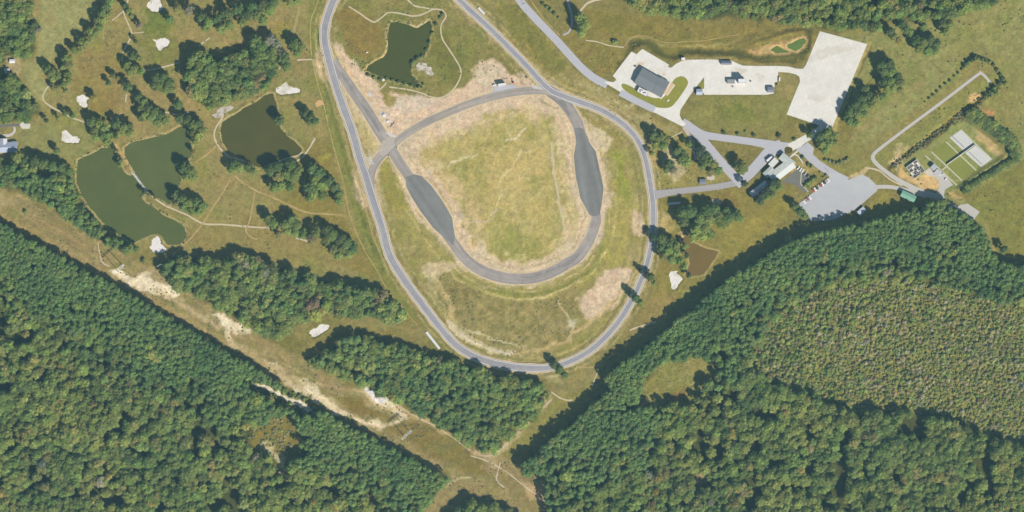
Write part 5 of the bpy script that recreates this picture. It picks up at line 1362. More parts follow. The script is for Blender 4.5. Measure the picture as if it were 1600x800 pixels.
def scrub(name, label, poly_, spacing, keys, seed, size=(0.7, 1.5), drop=0.2, holes=(), thr=None, ts=0.18, flat=1.0, gain=1.0):
    pts, r = grid_in(poly_, spacing, seed, holes, drop, 0.5)
    if thr is not None:
        pts = pts[nz(pts, thr[0], seed+3, 3) > thr[1]]
    n = len(pts)
    T = np.array([TINT[k] for k in keys])[r.integers(0, len(keys), n)]
    T = T*(1+r.normal(0, ts, n))[:, None]*(1+r.normal(0, 0.05, (n, 3)))
    T = T*gain
    sb = r.uniform(size[0], size[1], n)
    sc = np.stack([sb, sb, sb*flat*r.uniform(0.8, 1.4, n)], 1)
    loc = np.array([W(p, -0.15) for p in pts])
    gn_scatter(name, label, loc, np.full(n, 2), r.integers(0, 4, n), sc, r.uniform(0, 6.28, n), np.clip(T, 0.02, 0.38))
scrub("undergrowth", "brownish olive regrowth brush of the cleared forest block", REGROWTH, 3.3, ["olive","tan","olive","grey","olive","green","green","yellow","olive","bright"], 20, (0.35, 1.9), 0.14, ts=0.18, flat=0.85, holes=(TRANS,), gain=1.06)
scrub("undergrowth", "taller green brush along the left side of the regrowth block", [(1200,520),(1230,480),(1285,455),(1350,445),(1420,440),(1390,470),(1340,500),(1310,560),(1320,640),(1280,620),(1230,600)], 6.5, ["green","olive","bright"], 36, (1.2, 2.6), 0.35, thr=(16, -0.1))
scrub("undergrowth", "green and olive thicket grading into the cleared forest block", TRANS, 3.8, ["olive","green","olive","green","tan","bright","dark"], 34, (0.9, 2.6), 0.1, ts=0.2, flat=1.0)
scrub("undergrowth", "taller brush in loose drifts over the cleared forest block", list(REGROWTH), 6.0, ["green","olive","grey","tan"], 21, (1.2, 2.8), 0.4, thr=(16, 0.15), ts=0.2, flat=0.9, gain=1.15)
scrub("undergrowth", "olive brush on the boggy clearing in the right forest", BOG, 5.0, ["olive","tan","olive","green"], 22, (0.3, 0.8), 0.5, flat=0.5)
scrub("undergrowth", "brown brush of the clearing in the lower left forest", CLEAR_SW, 4.0, ["olive","tan","olive","grey","green"], 23, (0.5, 1.6), 0.3, thr=(10, -0.15), flat=0.7)
scrub("undergrowth", "low green brush round the pale sand strip in the forest", STRIP_LOW, 4.2, ["green","olive","dark","bright"], 35, (0.9, 2.0), 0.15, holes=(PALE_STRIP,))
scrub("undergrowth", "low weeds along the power line cut", CORR, 6.0, ["olive","green","tan"], 24, (0.35, 0.9), 0.3, thr=(22, 0.18), flat=0.7)
scrub("undergrowth", "low weeds on the dark lobe inside the lower bend", LOBE, 4.5, ["olive","green","dark","tan"], 25, (0.3, 0.75), 0.3, thr=(14, 0.12), flat=0.7)
scrub("undergrowth", "low weeds round the infield pond", UP, 6.0, ["olive","green","dark"], 26, (0.3, 0.8), 0.3, thr=(16, 0.22), holes=(PONDS["infield"],), flat=0.7)
scrub("undergrowth", "scattered weeds over the golf land", [(60,190),(120,60),(200,0),(500,0),(515,200),(560,330),(620,430),(500,420),(300,400),(300,280),(200,180),(150,180)], 8.0, ["olive","green","tan"], 27, (0.3, 0.8), 0.35, thr=(20, 0.2), holes=(PONDS["round"], PONDS["upper"], PONDS["big"]), flat=0.7)
scrub("undergrowth", "weeds on the slope above the station", SLOPE, 6.5, ["olive","green"], 28, (0.3, 0.8), 0.3, thr=(18, 0.2), holes=(CONC,), flat=0.7)
scrub("undergrowth", "scattered weeds over the right field", FIELD, 9, ["olive","green","dark"], 29, (0.3, 0.9), 0.3, thr=(22, 0.25), holes=(CONC, RANGE), flat=0.7)
scrub("undergrowth", "dark brush in the ditch beside the range", [(1388,264),(1428,230),(1468,201),(1510,168),(1553,135),(1560,142),(1515,178),(1472,209),(1432,238),(1392,268)], 3.4, ["brown","dark","grey","dark"], 30, (0.6, 1.2), 0.3, flat=0.8)
scrub("undergrowth", "weeds on the strip beside the entrance road", MID, 6.5, ["olive","tan","green"], 31, (0.3, 0.75), 0.3, thr=(16, 0.2), flat=0.7)
scrub("undergrowth", "weeds on the land left of the hall", [(1022,230),(1070,215),(1120,262),(1140,284),(1030,298)], 5, ["olive","green","tan"], 32, (0.3, 0.9), 0.4, thr=(14, 0.1), flat=0.7)
scrub("undergrowth", "worn brush patch by the cart path fork", [(160,40),(190,50),(185,72),(165,72)], 4, ["tan","brown","dark"], 33, (0.3, 0.7), 0.45, flat=0.7)
# hedge round the shooting range
HEDGE = []
hr = np.random.default_rng(5)
for a, b, n, rr in (((1515,176),(1545,196),9,6),((1545,196),(1580,222),11,6.5),((1580,222),(1588,240),6,6.5),((1590,247),(1565,261),8,5),((1565,261),(1536,279),8,4.5),((1536,279),(1508,297),7,4.5)):
    for i in range(n):
        t = (i+0.5)/n
        for off in (-3, 3):
            HEDGE.append((a[0]+(b[0]-a[0])*t+off+hr.normal(0, 1), a[1]+(b[1]-a[1])*t-off*0.9+hr.normal(0, 1), rr*hr.uniform(0.75, 1.0), hr.choice([G, D, B_, D])))
hn = len(HEDGE)
hs_ = np.array([h[2] for h in HEDGE])*S/5.0*1.25
gn_scatter("hedge", "thick dark green hedge of young trees around the shooting range", np.array([W(h, -0.1) for h in HEDGE]), np.zeros(hn), hr.integers(0, 6, hn), np.stack([hs_, hs_, hs_*0.35+0.16], 1), hr.uniform(0, 6.28, hn), np.array([tint_of(h[3], hr) for h in HEDGE]))
for i, (nm, lab) in enumerate((("big", "large pond"), ("upper", "upper pond"), ("round", "round pond"), ("infield", "infield pond"))):
    P_ = np.asarray(PONDS[nm], float); c = P_.mean(0)
    ring = smooth_line(P_, 3.2, True)
    r = np.random.default_rng(40+i)
    nr = normals2d(np.vstack([ring, ring[:1]]))[:-1]
    sgn = -1 if inside(ring[:1]+nr[:1], PONDS[nm])[0] else 1
    k = (fbm(ring[:, 0], ring[:, 1], 18, 50+i, 3) > (-0.1 if nm != "round" else 0.25))
    pts = (ring+nr*sgn*r.uniform(1.0, 3.6, (len(ring), 1))+r.normal(0, 0.6, ring.shape))[k]
    n = len(pts)
    T = np.array([TINT[q] for q in ("dark","green","olive")])[r.integers(0, 3, n)]*(1+r.normal(0, .15, n))[:, None]
    sb = r.uniform(0.35, 0.95, n)
    gn_scatter("reeds", "reedy bank plants round the "+lab, np.array([W(p, -0.25) for p in pts]), np.full(n, 2), r.integers(0, 4, n), np.stack([sb, sb, sb*0.9], 1), r.uniform(0, 6.28, n), T)
# ---------------------------------------------------------------- buildings
M_roofdark = mat("roof_slate", A(126,135,138), 0.6, 0.4, 0.04, 0.3, 4)
M_rooflt = mat("roof_pale", A(206,211,204), 0.6, 0.4, 0.04, 0.25, 5)
M_roofwhite = mat("roof_white", A(226,226,226), 0.6, 0.4, 0.04, 0.6, 4)
M_roofblue = mat("roof_bluegrey", A(178,188,204), 0.7, 0.3, 0.06, 0.8, 4)
M_roofgreen = mat("roof_green", A(134,182,160), 0.5, 0.4, 0.05, 0.5, 4)
M_roofgrey = mat("roof_grey", A(126,134,148), 0.6, 0.4, 0.05, 0.5, 4)
M_roofgrey2 = mat("roof_midgrey", A(150,152,152), 0.7, 0.3, 0.05, 0.5, 4)
M_wall = mat("wall_cream", A(206,192,166), 0.9, 0.2, 0.05, 0.5, 4)
M_wallc = mat("wall_concrete", A(196,192,180), 0.9, 0.2, 0.06, 0.5, 4)
M_walld = mat("wall_dark", A(100,92,84), 0.9, 0.2, 0.06, 0.5, 4)
M_trim = mat("trim_white", A(224,220,212), 0.7, 0.3, 0.03, 0.5, 3)
M_door = mat("door_brown", A(92,84,78), 0.7, 0.3, 0.05, 0.5, 3)
M_glass = mat("window_glass", (0.04, 0.05, 0.06), 0.15, 0.5, 0.05, 0.5, 2)
M_steel = mat("steel_grey", A(150,150,150), 0.5, 0.5, 0.06, 0.5, 3, metallic=0.3)
M_galv = mat("steel_pale", A(238,236,226), 0.6, 0.4, 0.05, 0.5, 3)
M_red = mat("paint_red", A(206,92,66), 0.6, 0.4, 0.06, 0.5, 3)
M_wood = mat("wood_pole", A(120,104,84), 0.9, 0.1, 0.1, 1.0, 4)
M_black = mat("rubber_black", (0.02, 0.02, 0.022), 0.8, 0.3, 0.05, 0.5, 2)
M_tan = mat("paving_tan", A(204,182,150), 0.9, 0.2, 0.08, 0.6, 4)

def frame_of(corners):
    """centre, half sizes, angle of a rectangle given by four map corners (a->b long edge first)"""
    P = [Vector(W(c)[:2]) for c in corners]
    c = sum(P, Vector((0, 0)))/4
    u = ((P[1]-P[0])+(P[2]-P[3]))/2
    v = ((P[3]-P[0])+(P[2]-P[1]))/2
    return c, u.length, v.length, math.atan2(u.y, u.x)

def openings(parent, L, D, h, n_win, wins=True, door=True):
    """doors and windows on the two long faces, as parts"""
    if door:
        mb = MB().box((0, 0, 0), (1.1, 0.12, 2.1))
        d = mb.build("door", M_door, parent); d.location = (L*0.18, -D/2-0.06, 1.05)
        k = MB().box((0, 0, 0), (0.12, 0.1, 0.12)).build("handle", M_steel, d); k.location = (0.38, -0.11, 0)
    if wins:
        me = None
        for i in range(n_win):
            x = -L/2+(i+0.5)*L/n_win
            for sy in (-1, 1):
                if door and sy < 0 and abs(x-L*0.18) < 1.3: continue
                if me is None:
                    o = MB().box((0, 0, 0), (1.2, 0.10, 1.1)).build("window", M_glass, parent); me = o.data
                else:
                    o = bpy.data.objects.new("window", me); C.objects.link(o); o.parent = parent
                o.location = (x, sy*(D/2+0.05), 1.6)

def gable(name, label, cat, corners, h, rise, roofm, wallm, over=0.4, group=None, nwin=4, seams=0.0, door=True):
    """pitched-roof building; the ridge runs along the first edge"""
    c, L, D, a = frame_of(corners)
    e = empty(name, (c.x, c.y, -0.12), a, label, cat, group)
    mb = MB()
    P = [(-L/2, -D/2), (L/2, -D/2), (L/2, D/2), (-L/2, D/2)]
    v = [(x, y, 0) for x, y in P]+[(x, y, h) for x, y in P]+[(-L/2, 0, h+rise), (L/2, 0, h+rise)]
    mb.add(v, [(0, 1, 5, 4), (2, 3, 7, 6), (1, 2, 6, 9, 5), (3, 0, 4, 8, 7)])
    mb.build("wall", wallm, e)
    sl = rise/(D/2)
    for s in (-1, 1):
        y0, y1 = 0.0, s*(D/2+over)
        z0, z1 = h+rise+0.12, h+rise-abs(y1)*sl+0.12
        x = L/2+over
        q = [(-x, y0, z0), (x, y0, z0), (x, y1, z1), (-x, y1, z1)]
        q = q+[(p[0], p[1], p[2]-0.14) for p in q]
        f = [(0, 1, 2, 3), (7, 6, 5, 4), (0, 4, 5, 1), (1, 5, 6, 2), (2, 6, 7, 3), (3, 7, 4, 0)]
        if s > 0: f = [tuple(reversed(i)) for i in f]
        rp = MB().add(q, f).build("roof_slope", roofm, e)
        if seams > 0:
            ms = MB(); n = int(2*x/seams)
            for i in range(1, n):
                xx = -x+i*seams
                ms.bar((xx, y0, z0+0.03), (xx, y1, z1+0.03), 0.09)
            so = ms.build("seam", roofm, rp); so["kind"] = "stuff"
    MB().box((0, 0, h+rise+0.14), (L+2*over, 0.35, 0.10)).build("ridge_cap", roofm, e)
    openings(e, L, D, h, nwin, nwin > 0, door)
    return e, L, D

def flat(name, label, cat, corners, h, roofm, wallm, parapet=0.35, group=None, nwin=3, door=True, trim=None):
    c, L, D, a = frame_of(corners)
    e = empty(name, (c.x, c.y, -0.12), a, label, cat, group)
    MB().box((0, 0, h/2), (L-0.1, D-0.1, h)).build("wall", wallm, e)
    MB().box((0, 0, h+0.06), (L-0.5, D-0.5, 0.12)).build("roof", roofm, e)
    if parapet > 0:
        mb = MB(); t = 0.24
        mb.box((0, -D/2+t/2, h+parapet/2), (L, t, parapet)); mb.box((0, D/2-t/2, h+parapet/2), (L, t, parapet))
        mb.box((-L/2+t/2, 0, h+parapet/2), (t, D-2*t, parapet)); mb.box((L/2-t/2, 0, h+parapet/2), (t, D-2*t, parapet))
        mb.build("parapet", trim or wallm, e)
    openings(e, L, D, h, nwin, nwin > 0, door)
    return e, L, D

# station: two slate roofs, flat annex, canopy walk
st, L, D = gable("station_building", "slate grey pitched roof hall of the station, the larger roof", "building", [(990.5,129),(1017,144),(1031,122.5),(1004.5,107.5)], 5.6, 1.6, M_roofdark, M_wall, 0.5, None, 6, 1.2)
for i in range(4):
    o = MB().box((0, 0, 0), (4.0, 0.16, 4.2)).build("bay_door", M_trim, st); o.location = (-L/2+2.9+i*(L-5.8)/3, D/2+0.10, 2.1)
gable("station_building", "slate grey pitched roof wing of the station, the smaller roof beside the tan walk", "building", [(1018.5,144.5),(1032,152),(1046.5,129.5),(1033,122)], 5.0, 1.3, M_roofdark, M_wall, 0.4, None, 3, 1.2)
fe, L, D = flat("flat_annex", "pale flat roofed annex with rooftop units at the front of the station", "building", [(994.5,143),(1009.5,150.6),(1014,144.5),(999.5,136.5)], 4.0, M_roofwhite, M_walld, 0.5, None, 3, True, M_trim)
for i, (x, y, w, d) in enumerate(((-3.2, 0.4, 1.8, 1.2), (-1.2, 1.4, 1.2, 0.8), (1.6, -0.6, 1.6, 1.0), (3.2, 0.2, 1.4, 1.2), (-2.8, -1.4, 1.3, 0.9))):
    u = MB().box((0, 0, 0.45), (w, d, 0.9)).build("rooftop_unit", M_steel, fe); u.location = (x, y, 4.12)
    MB().cyl((0, 0, 0.9), (0, 0, 1.0), 0.3, 0.3, 8).build("fan", M_black, u)
sheet("patio", [(1037,146),(1049,128.5),(1054,132),(1042,149)], 0.085, M_tan, "tan paved patio along the end of the station")
sheet("stained_patch", [(992,101),(998,96.5),(1006,97),(1007,100),(1002,104),(995,105)], 0.082, mat("stain_pink", A(214,196,176), 0.9, 0.2, 0.06, 0.6, 4), "pinkish stain on the concrete beside the station")
sheet("stained_patch", [(1034,115),(1038,113),(1040,116),(1038,119),(1035,118)], 0.082, bpy.data.materials["stain_pink"], "small pinkish stain on the concrete near the shorter roof")
def crate(name, label, cat, x, y, w, d, h, ang, m, lidm=None, lid="lid"):
    e = empty(name, W((x, y), 0.06), ang, label, cat)
    MB().box((0, 0, h*0.46), (w, d, h*0.92)).build("body", m, e)
    MB().box((0, 0, h*0.96), (w+0.12, d+0.12, h*0.08)).build(lid, lidm or m, e)
    MB().box((0, -d/2-0.04, h*0.5), (w*0.5, 0.08, h*0.6)).build("door", M_door, e)
    return e
crate("storage_box", "small brown hut with a white lid on the edge of the concrete yard", "storage box", 1067.3, 92.3, 4.2, 3.0, 3.0, 0.1, M_walld, M_roofwhite)
crate("equipment_cabinet", "little white box on the station lawn", "cabinet", 1044, 157, 3.0, 1.4, 1.0, R(35), M_trim, M_roofwhite)
crate("equipment_cabinet", "small dark cabinet at the corner of the station", "cabinet", 993, 104, 2.4, 1.3, 1.6, R(-10), M_walld, M_steel)
# burn tower and its low wing
be = empty("burn_tower", W((1151, 127.5), 0.06), 0, "white block burn tower with grey lower wing on the concrete yard", "tower")
MB().box((3.4, 0, 2.3), (12.8, 5.4, 4.6)).build("low_block", M_trim, be)
MB().box((3.4, 0, 4.7), (12.4, 5.0, 0.2)).build("roof", M_roofwhite, be)
MB().box((5.6, 0.2, 7.4), (8.2, 4.8, 5.4)).build("tower_block", M_trim, be)
MB().box((5.6, 0.2, 10.2), (8.4, 5.0, 0.2)).build("tower_roof", M_roofwhite, be)
MB().box((-7.2, 0, 1.9), (7.6, 4.6, 3.8)).build("grey_wing", M_wallc, be)
MB().box((-7.2, 0, 3.9), (7.8, 4.8, 0.2)).build("wing_roof", M_roofgrey2, be)
mb = MB()
for x in (1.8, 9.4):
    for y in (-2.0, 2.4):
        mb.bar((x, y, 10.2), (x, y, 11.3), 0.14)
mb.bar((1.8, -2.0, 11.3), (9.4, -2.0, 11.3), 0.12); mb.bar((1.8, 2.4, 11.3), (9.4, 2.4, 11.3), 0.12); mb.bar((1.8, -2.0, 11.3), (1.8, 2.4, 11.3), 0.12)
mb.build("railing", M_steel, be)
mb = MB()
for i in range(14):
    mb.box((10.3, -2.2+i*0.35, 0.3+i*0.32), (1.1, 0.34, 0.1))
mb.build("stair", M_steel, be)
for i in range(4):
    o = MB().box((0, 0, 0), (1.1, 0.1, 1.3)).build("window", M_door, be); o.location = (-1.2+i*2.6, -2.76, 2.6)
o = MB().box((0, 0, 0), (1.1, 0.1, 2.1)).build("door", M_door, be); o.location = (-7.0, -2.36, 1.05)
for i in range(3):
    b = crate("training_prop", ["rusty steel training prop left of the burn tower", "dark steel training prop right of the burn tower", "small steel training prop below the burn tower"][i], "prop", [1138, 1173, 1145][i], [129.5, 127, 135.5][i], 1.6, 1.2, 1.4, 0.3*i, M_walld, M_steel)
gable("shed", "dark grey roofed shelter on the upper edge of the concrete yard", "shed", [(1127,101.2),(1142.8,101.2),(1142.8,96.4),(1127,96.4)], 3.6, 0.7, M_roofgrey, M_wallc, 0.2, None, 3)
gable("shed", "blue grey gabled shed at the grass triangle", "shed", [(1088,148.2),(1097,148.2),(1097,139.4),(1088,139.4)], 3.4, 1.6, M_roofblue, M_wallc, 0.2, None, 2)
gable("shed", "grey roofed shed at the lower right corner of the concrete yard", "shed", [(1199,144.5),(1208.6,144.5),(1208.6,136.2),(1199,136.2)], 3.4, 0.8, M_roofgrey, M_wallc, 0.2, None, 2)
crate("waste_bin", "dark waste bin at the right edge of the concrete yard", "bin", 1213.2, 131.5, 2.2, 1.8, 1.5, 0.2, M_walld, M_black)
crate("storage_box", "white storage box at the right edge of the concrete yard", "storage box", 1217.8, 124, 1.4, 4.4, 2.2, 0, M_trim, M_roofwhite)
# the long white hall
gable("long_hall", "long white roofed hall beside the dark parking lot", "hall", [(1198.5,277),(1214.5,283.5),(1243,258.5),(1226,252)], 5.2, 1.2, M_rooflt, M_wall, 0.4, None, 9, 1.5)[0] if False else None
he, L, D = gable("long_hall", "long white pitched roof hall beside the dark parking lot", "hall", [(1199.2,273.1),(1232.4,247.5),(1242.8,260.9),(1209.6,286.5)], 5.0, 1.3, M_rooflt, M_wall, 0.3, None, 9, 1.5)
for i in range(3):
    u = MB().box((0, 0, 0.3), (1.2, 1.0, 0.6)).build("roof_vent", M_roofwhite, he); u.location = (-9+i*9, 2.4, 5.9)
gable("hall_wing", "greyer roofed wing behind the long hall, at its crossing end", "hall", [(1216,247.5),(1235,263),(1243,254.5),(1224,239)], 4.6, 1.1, mat("roof_pale_grey", A(188,196,190), 0.6, 0.4, 0.05, 0.3, 5), M_wall, 0.3, None, 4, 1.5)
flat("hall_wing", "square white flat block behind the long hall", "hall", [(1199,257),(1209.5,246),(1217,252),(1207,262.5)], 5.2, M_rooflt, M_wall, 0.2, None, 2)
gable("hall_wing", "low grey roofed wing behind the long hall, at its tree end", "hall", [(1190.5,272),(1203,260),(1211,266),(1199,277)], 4.2, 0.8, bpy.data.materials["roof_pale_grey"], M_wall, 0.2, None, 3, 1.5)
ce = empty("entrance_canopy", W((1202, 248.5), 0), math.atan2(8.5, 10.5), "narrow white canopy over the rear door of the long hall", "canopy")
MB().box((0, 0, 3.6), (8.2, 2.6, 0.25)).build("roof", M_roofwhite, ce)
for sx in (-3.6, 3.6):
    for sy in (-1.0, 1.0):
        MB().box((sx, sy, 1.75), (0.25, 0.25, 3.5)).build("post", M_steel, ce)
ge, L, D = gable("outbuilding", "narrow white roofed outbuilding shaded by trees behind the hall", "building", [(1169.5,301),(1195,283),(1200,288),(1177,308)], 3.6, 0.9, mat("roof_white_lilac", A(206,208,214), 0.6, 0.4, 0.05, 0.5, 4), M_wall, 0.2, None, 6, 1.5)
# fence between hall and road
def fence(label, a, b, n, h, m, name="fence"):
    A_, B2 = Vector(W(a)), Vector(W(b))
    d = B2-A_
    e = empty(name, A_, math.atan2(d.y, d.x), label, "fence")
    for i in range(n+1):
        x = d.length*i/n
        MB().box((x, 0, h/2), (0.14, 0.14, h)).build("post", m, e)
    for z in (h*0.3, h*0.6, h*0.92):
        MB().box((d.length/2, 0, z), (d.length, 0.08, 0.16)).build("rail", m, e)
    MB().box((d.length/2, 0.08, h/2), (d.length, 0.05, h*0.9)).build("screen", m, e)
    return e
fence("dark screen fence on the grass strip behind the hall", (1168.5,297), (1194,278), 8, 1.8, M_walld)
# house and sheds at the left edge
gable("house", "blue grey roofed house at the left edge, its long main roof", "house", [(-14,239),(27.5,237),(27.5,222),(-14,224)], 4.0, 2.6, M_roofblue, M_trim, 0.4, None, 6)
gable("house_wing", "pale front wing of the blue grey house", "house", [(1,226),(1,217),(11.5,217),(11.5,226)], 4.0, 2.2, mat("roof_palerblue", A(196,200,206), 0.7, 0.3, 0.06, 0.8, 4), M_trim, 0.3, None, 2)
gable("house_wing", "rear porch wing of the blue grey house, beside the tree", "house", [(20,221),(27,221),(27,228),(20,228)], 3.4, 1.0, M_roofblue, M_trim, 0.2, None, 1)
gable("shed", "white roofed shed in the top left clearing, the upper one", "shed", [(15.5,98.5),(23.5,98.5),(23.5,93),(15.5,93)], 2.6, 0.6, M_roofwhite, M_wallc, 0.2, None, 1)
gable("shed", "white roofed shed in the top left clearing, the lower one by the trees", "shed", [(7,111),(15.5,111),(15.5,107.5),(7,107.5)], 2.6, 0.5, M_roofwhite, M_wallc, 0.2, None, 1)
crate("storage_box", "small white box beside the lower shed in the clearing", "storage box", 9.8, 112.8, 1.8, 2.4, 1.6, 0, M_trim, M_roofwhite)
# green roofed shed by the forest, pale hut, gazebo shed
gable("shed", "green roofed shed at the forest edge", "shed", [(1405.5,306),(1426,315.5),(1432,307.8),(1411,298)], 4.6, 1.3, M_roofgreen, M_wallc, 0.3, None, 4, 1.6)
fe, L, D = flat("flat_hut", "pale blue white flat roofed hut half under the forest edge", "building", [(1338.5,331.5),(1347.5,323),(1354,328.5),(1343.5,337)], 3.2, M_roofblue, M_trim, 0.2, None, 2)
for x, y in ((-1.4, 0.6), (1.0, -0.7)):
    u = MB().box((0, 0, 0.15), (2.6, 1.4, 0.3)).build("roof_panel", M_roofwhite, fe); u.location = (x, y, 3.34)
gable("shed", "small grey ribbed shed beside the stone pad", "shed", [(1093,287.6),(1102.8,287.6),(1102.8,280),(1093,280)], 2.8, 0.6, M_roofgrey, M_wallc, 0.15, None, 1, 1.0)
# white control hut on its apron, with a tall pale body
h2, L, D = flat("control_hut", "tall white roofed control hut on the grey apron by the link road", "hut", [(778.5,135.2),(790.5,133.2),(789.5,129.8),(778,131.6)], 6.0, M_roofwhite, M_trim, 0.15, None, 3)
le = empty("lift_machine", W((802, 129), 0.05), 0.3, "small orange red lift machine beside the white control hut", "machine")
MB().box((0, 0, 0.9), (2.6, 1.4, 0.9)).build("chassis", M_red, le)
MB().box((0.4, 0, 2.0), (0.8, 1.2, 1.3)).build("cab", M_red, le)
MB().bar((-0.8, 0, 1.4), (1.6, 0, 4.6), 0.3).build("boom", M_red, le)
MB().box((1.9, 0, 4.7), (1.0, 1.0, 0.9)).build("basket", M_galv, le)
wm = None
for sx in (-0.9, 0.9):
    for sy in (-0.75, 0.75):
        if wm is None:
            o = MB().cyl((0, -0.14, 0), (0, 0.14, 0), 0.45, 0.45, 10).build("wheel", M_black, le); wm = o.data
        else:
            o = bpy.data.objects.new("wheel", wm); C.objects.link(o); o.parent = le
        o.location = (sx, sy, 0.45)
def lamp_post(x, y, label, h=7.0):
    e = empty("light_post", W((x, y), 0), 0.2, label, "light post")
    MB().cyl((0, 0, 0), (0, 0, h), 0.16, 0.10, 8).build("pole", M_steel, e)
    MB().box((0, 0, h), (2.4, 0.2, 0.2)).build("crossarm", M_steel, e)
    for sx in (-1, 1):
        o = MB().box((0, 0, 0), (0.6, 0.45, 0.3)).build("lamp_head", M_steel, e); o.location = (sx, 0.1, h+0.2)
lamp_post(794, 130.5, "grey light post next to the white control hut")
lamp_post(798, 131, "grey light post next to the orange lift machine")
crate("storage_box", "small white box just left of the control hut", "storage box", 772.5, 133.3, 3.4, 1.6, 1.8, 0.1, M_trim, M_roofwhite)
crate("storage_box", "small tan box above the link road junction", "storage box", 823, 121, 1.6, 1.2, 1.6, 0.1, M_tan, M_walld)
# long low platforms beside the perimeter road
def platform(label, a, b, w, h, n):
    A_, B2 = Vector(W(a)), Vector(W(b)); d = B2-A_
    e = empty("low_platform", A_, math.atan2(d.y, d.x), label, "platform")
    MB().box((d.length/2, 0, h*0.5), (d.length, w*0.9, h)).build("plinth", M_wallc, e)
    me = None
    for i in range(n):
        if me is None:
            o = MB().box((0, 0, 0), (d.length/n-0.12, w, 0.22)).build("slab", M_slab, e); me = o.data
        else:
            o = bpy.data.objects.new("slab", me); C.objects.link(o); o.parent = e
        o.location = (d.length*(i+0.5)/n, 0, h+0.11)
M_slab = mat("slab_white", A(216,218,220), 0.8, 0.3, 0.05, 0.6, 4)
platform("long white slab platform beside the lower left bend of the perimeter road", (666,518.5), (687,545), 2.8, 0.7, 10)
platform("white slab platform below the access road", (1044.5,318.6), (1063,316.8), 2.4, 1.0, 5)
platform("short pale slab platform beside the road at the top", (747.5,12), (757,22), 2.6, 0.6, 4)
# footbridge
A_, B2 = Vector(W((206,268))), Vector(W((231,301))); d = B2-A_
fb = empty("footbridge", A_, math.atan2(d.y, d.x), "narrow grey plank footbridge between the two ponds", "bridge")
M_deck = mat("deck_grey", A(198,196,190), 0.9, 0.2, 0.12, 0.8, 4)
npl = 60; me = None
for i in range(npl):
    if me is None:
        o = MB().box((0, 0, 0), (d.length/npl-0.05, 2.5, 0.08)).build("plank", M_deck, fb); me = o.data
    else:
        o = bpy.data.objects.new("plank", me); C.objects.link(o); o.parent = fb
    o.location = (d.length*(i+0.5)/npl, 0, 0.40+0.005*(i % 3))
for sy in (-1.15, 1.15):
    MB().box((d.length/2, sy, 0.26), (d.length, 0.16, 0.18)).build("beam", M_wood, fb)
    MB().box((d.length/2, sy*1.08, 1.35), (d.length, 0.10, 0.10)).build("handrail", M_deck, fb)
    for i in range(13):
        MB().box((d.length*i/12, sy*1.08, 0.2), (0.16, 0.10, 2.2)).build("post", M_wood, fb)
# small outlet structure of the infield pond and odds on the spoil ground
crate("outlet_box", "small white concrete outlet on the dam of the infield pond", "outlet", 599, 125, 3.0, 2.6, 1.0, 0.4, M_wallc, M_trim)
crate("stone_block", "small white block beside the infield pond track", "block", 573.5, 82, 2.2, 1.4, 1.0, 0.3, M_trim, M_trim)
def pile(label, x, y, r_, m, seed):
    r = np.random.default_rng(seed)
    e = empty("spoil_pile", W((x, y), 0), 0, label, "pile")
    mb = MB()
    n = 14
    V = [(0, 0, r_*0.5)]
    for k, (q, z) in enumerate(((0.35, 0.42), (0.7, 0.22), (1.0, 0.0))):
        for i in range(n):
            a = 2*math.pi*i/n
            rr = r_*q*(1+r.normal(0, 0.14))
            V.append((rr*math.cos(a), rr*math.sin(a), r_*z*(1+r.normal(0, 0.15))))
    F = [(0, 1+i, 1+(i+1) % n) for i in range(n)]
    for k in range(2):
        for i in range(n):
            a0 = 1+k*n+i; a1 = 1+k*n+(i+1) % n
            F.append((a0, a0+n, a1+n, a1))
    mb.add(V, F).build("heap", m, e)
    for i in range(6):
        a = r.uniform(0, 6.28); q = r_*r.uniform(0.9, 1.3)
        MB().box((q*math.cos(a), q*math.sin(a), 0.15), (r.uniform(.4, .9), r.uniform(.3, .7), 0.35), a).build("lump", m, e)
M_spoil = mat("spoil_blue", A(206,208,210), 0.95, 0.1, 0.12, 0.6, 4)
pile("pale bluish spoil pile beside the upper straight, the larger", 599.5, 179.5, 3.2, M_spoil, 1)
pile("pale bluish spoil pile beside the upper straight, the smaller near the crossing", 605.5, 189, 2.4, M_spoil, 2)
for i, (x, y) in enumerate(((610.5,197.5),(613,193.5),(615.5,192.5),(612.5,195.5))):
    e = empty("tyre_marker", W((x, y), 0.02), 0, f"{ORD[i]} small dark tyre marker in the cluster on bare ground above the crossing", "marker", "tyre markers above the crossing")
    MB().cyl((0, 0, 0), (0, 0, 0.7), 0.75, 0.75, 12).build("tyre", M_black, e)
    MB().cyl((0, 0, 0.7), (0, 0, 0.74), 0.4, 0.4, 10).build("cap", M_steel, e)
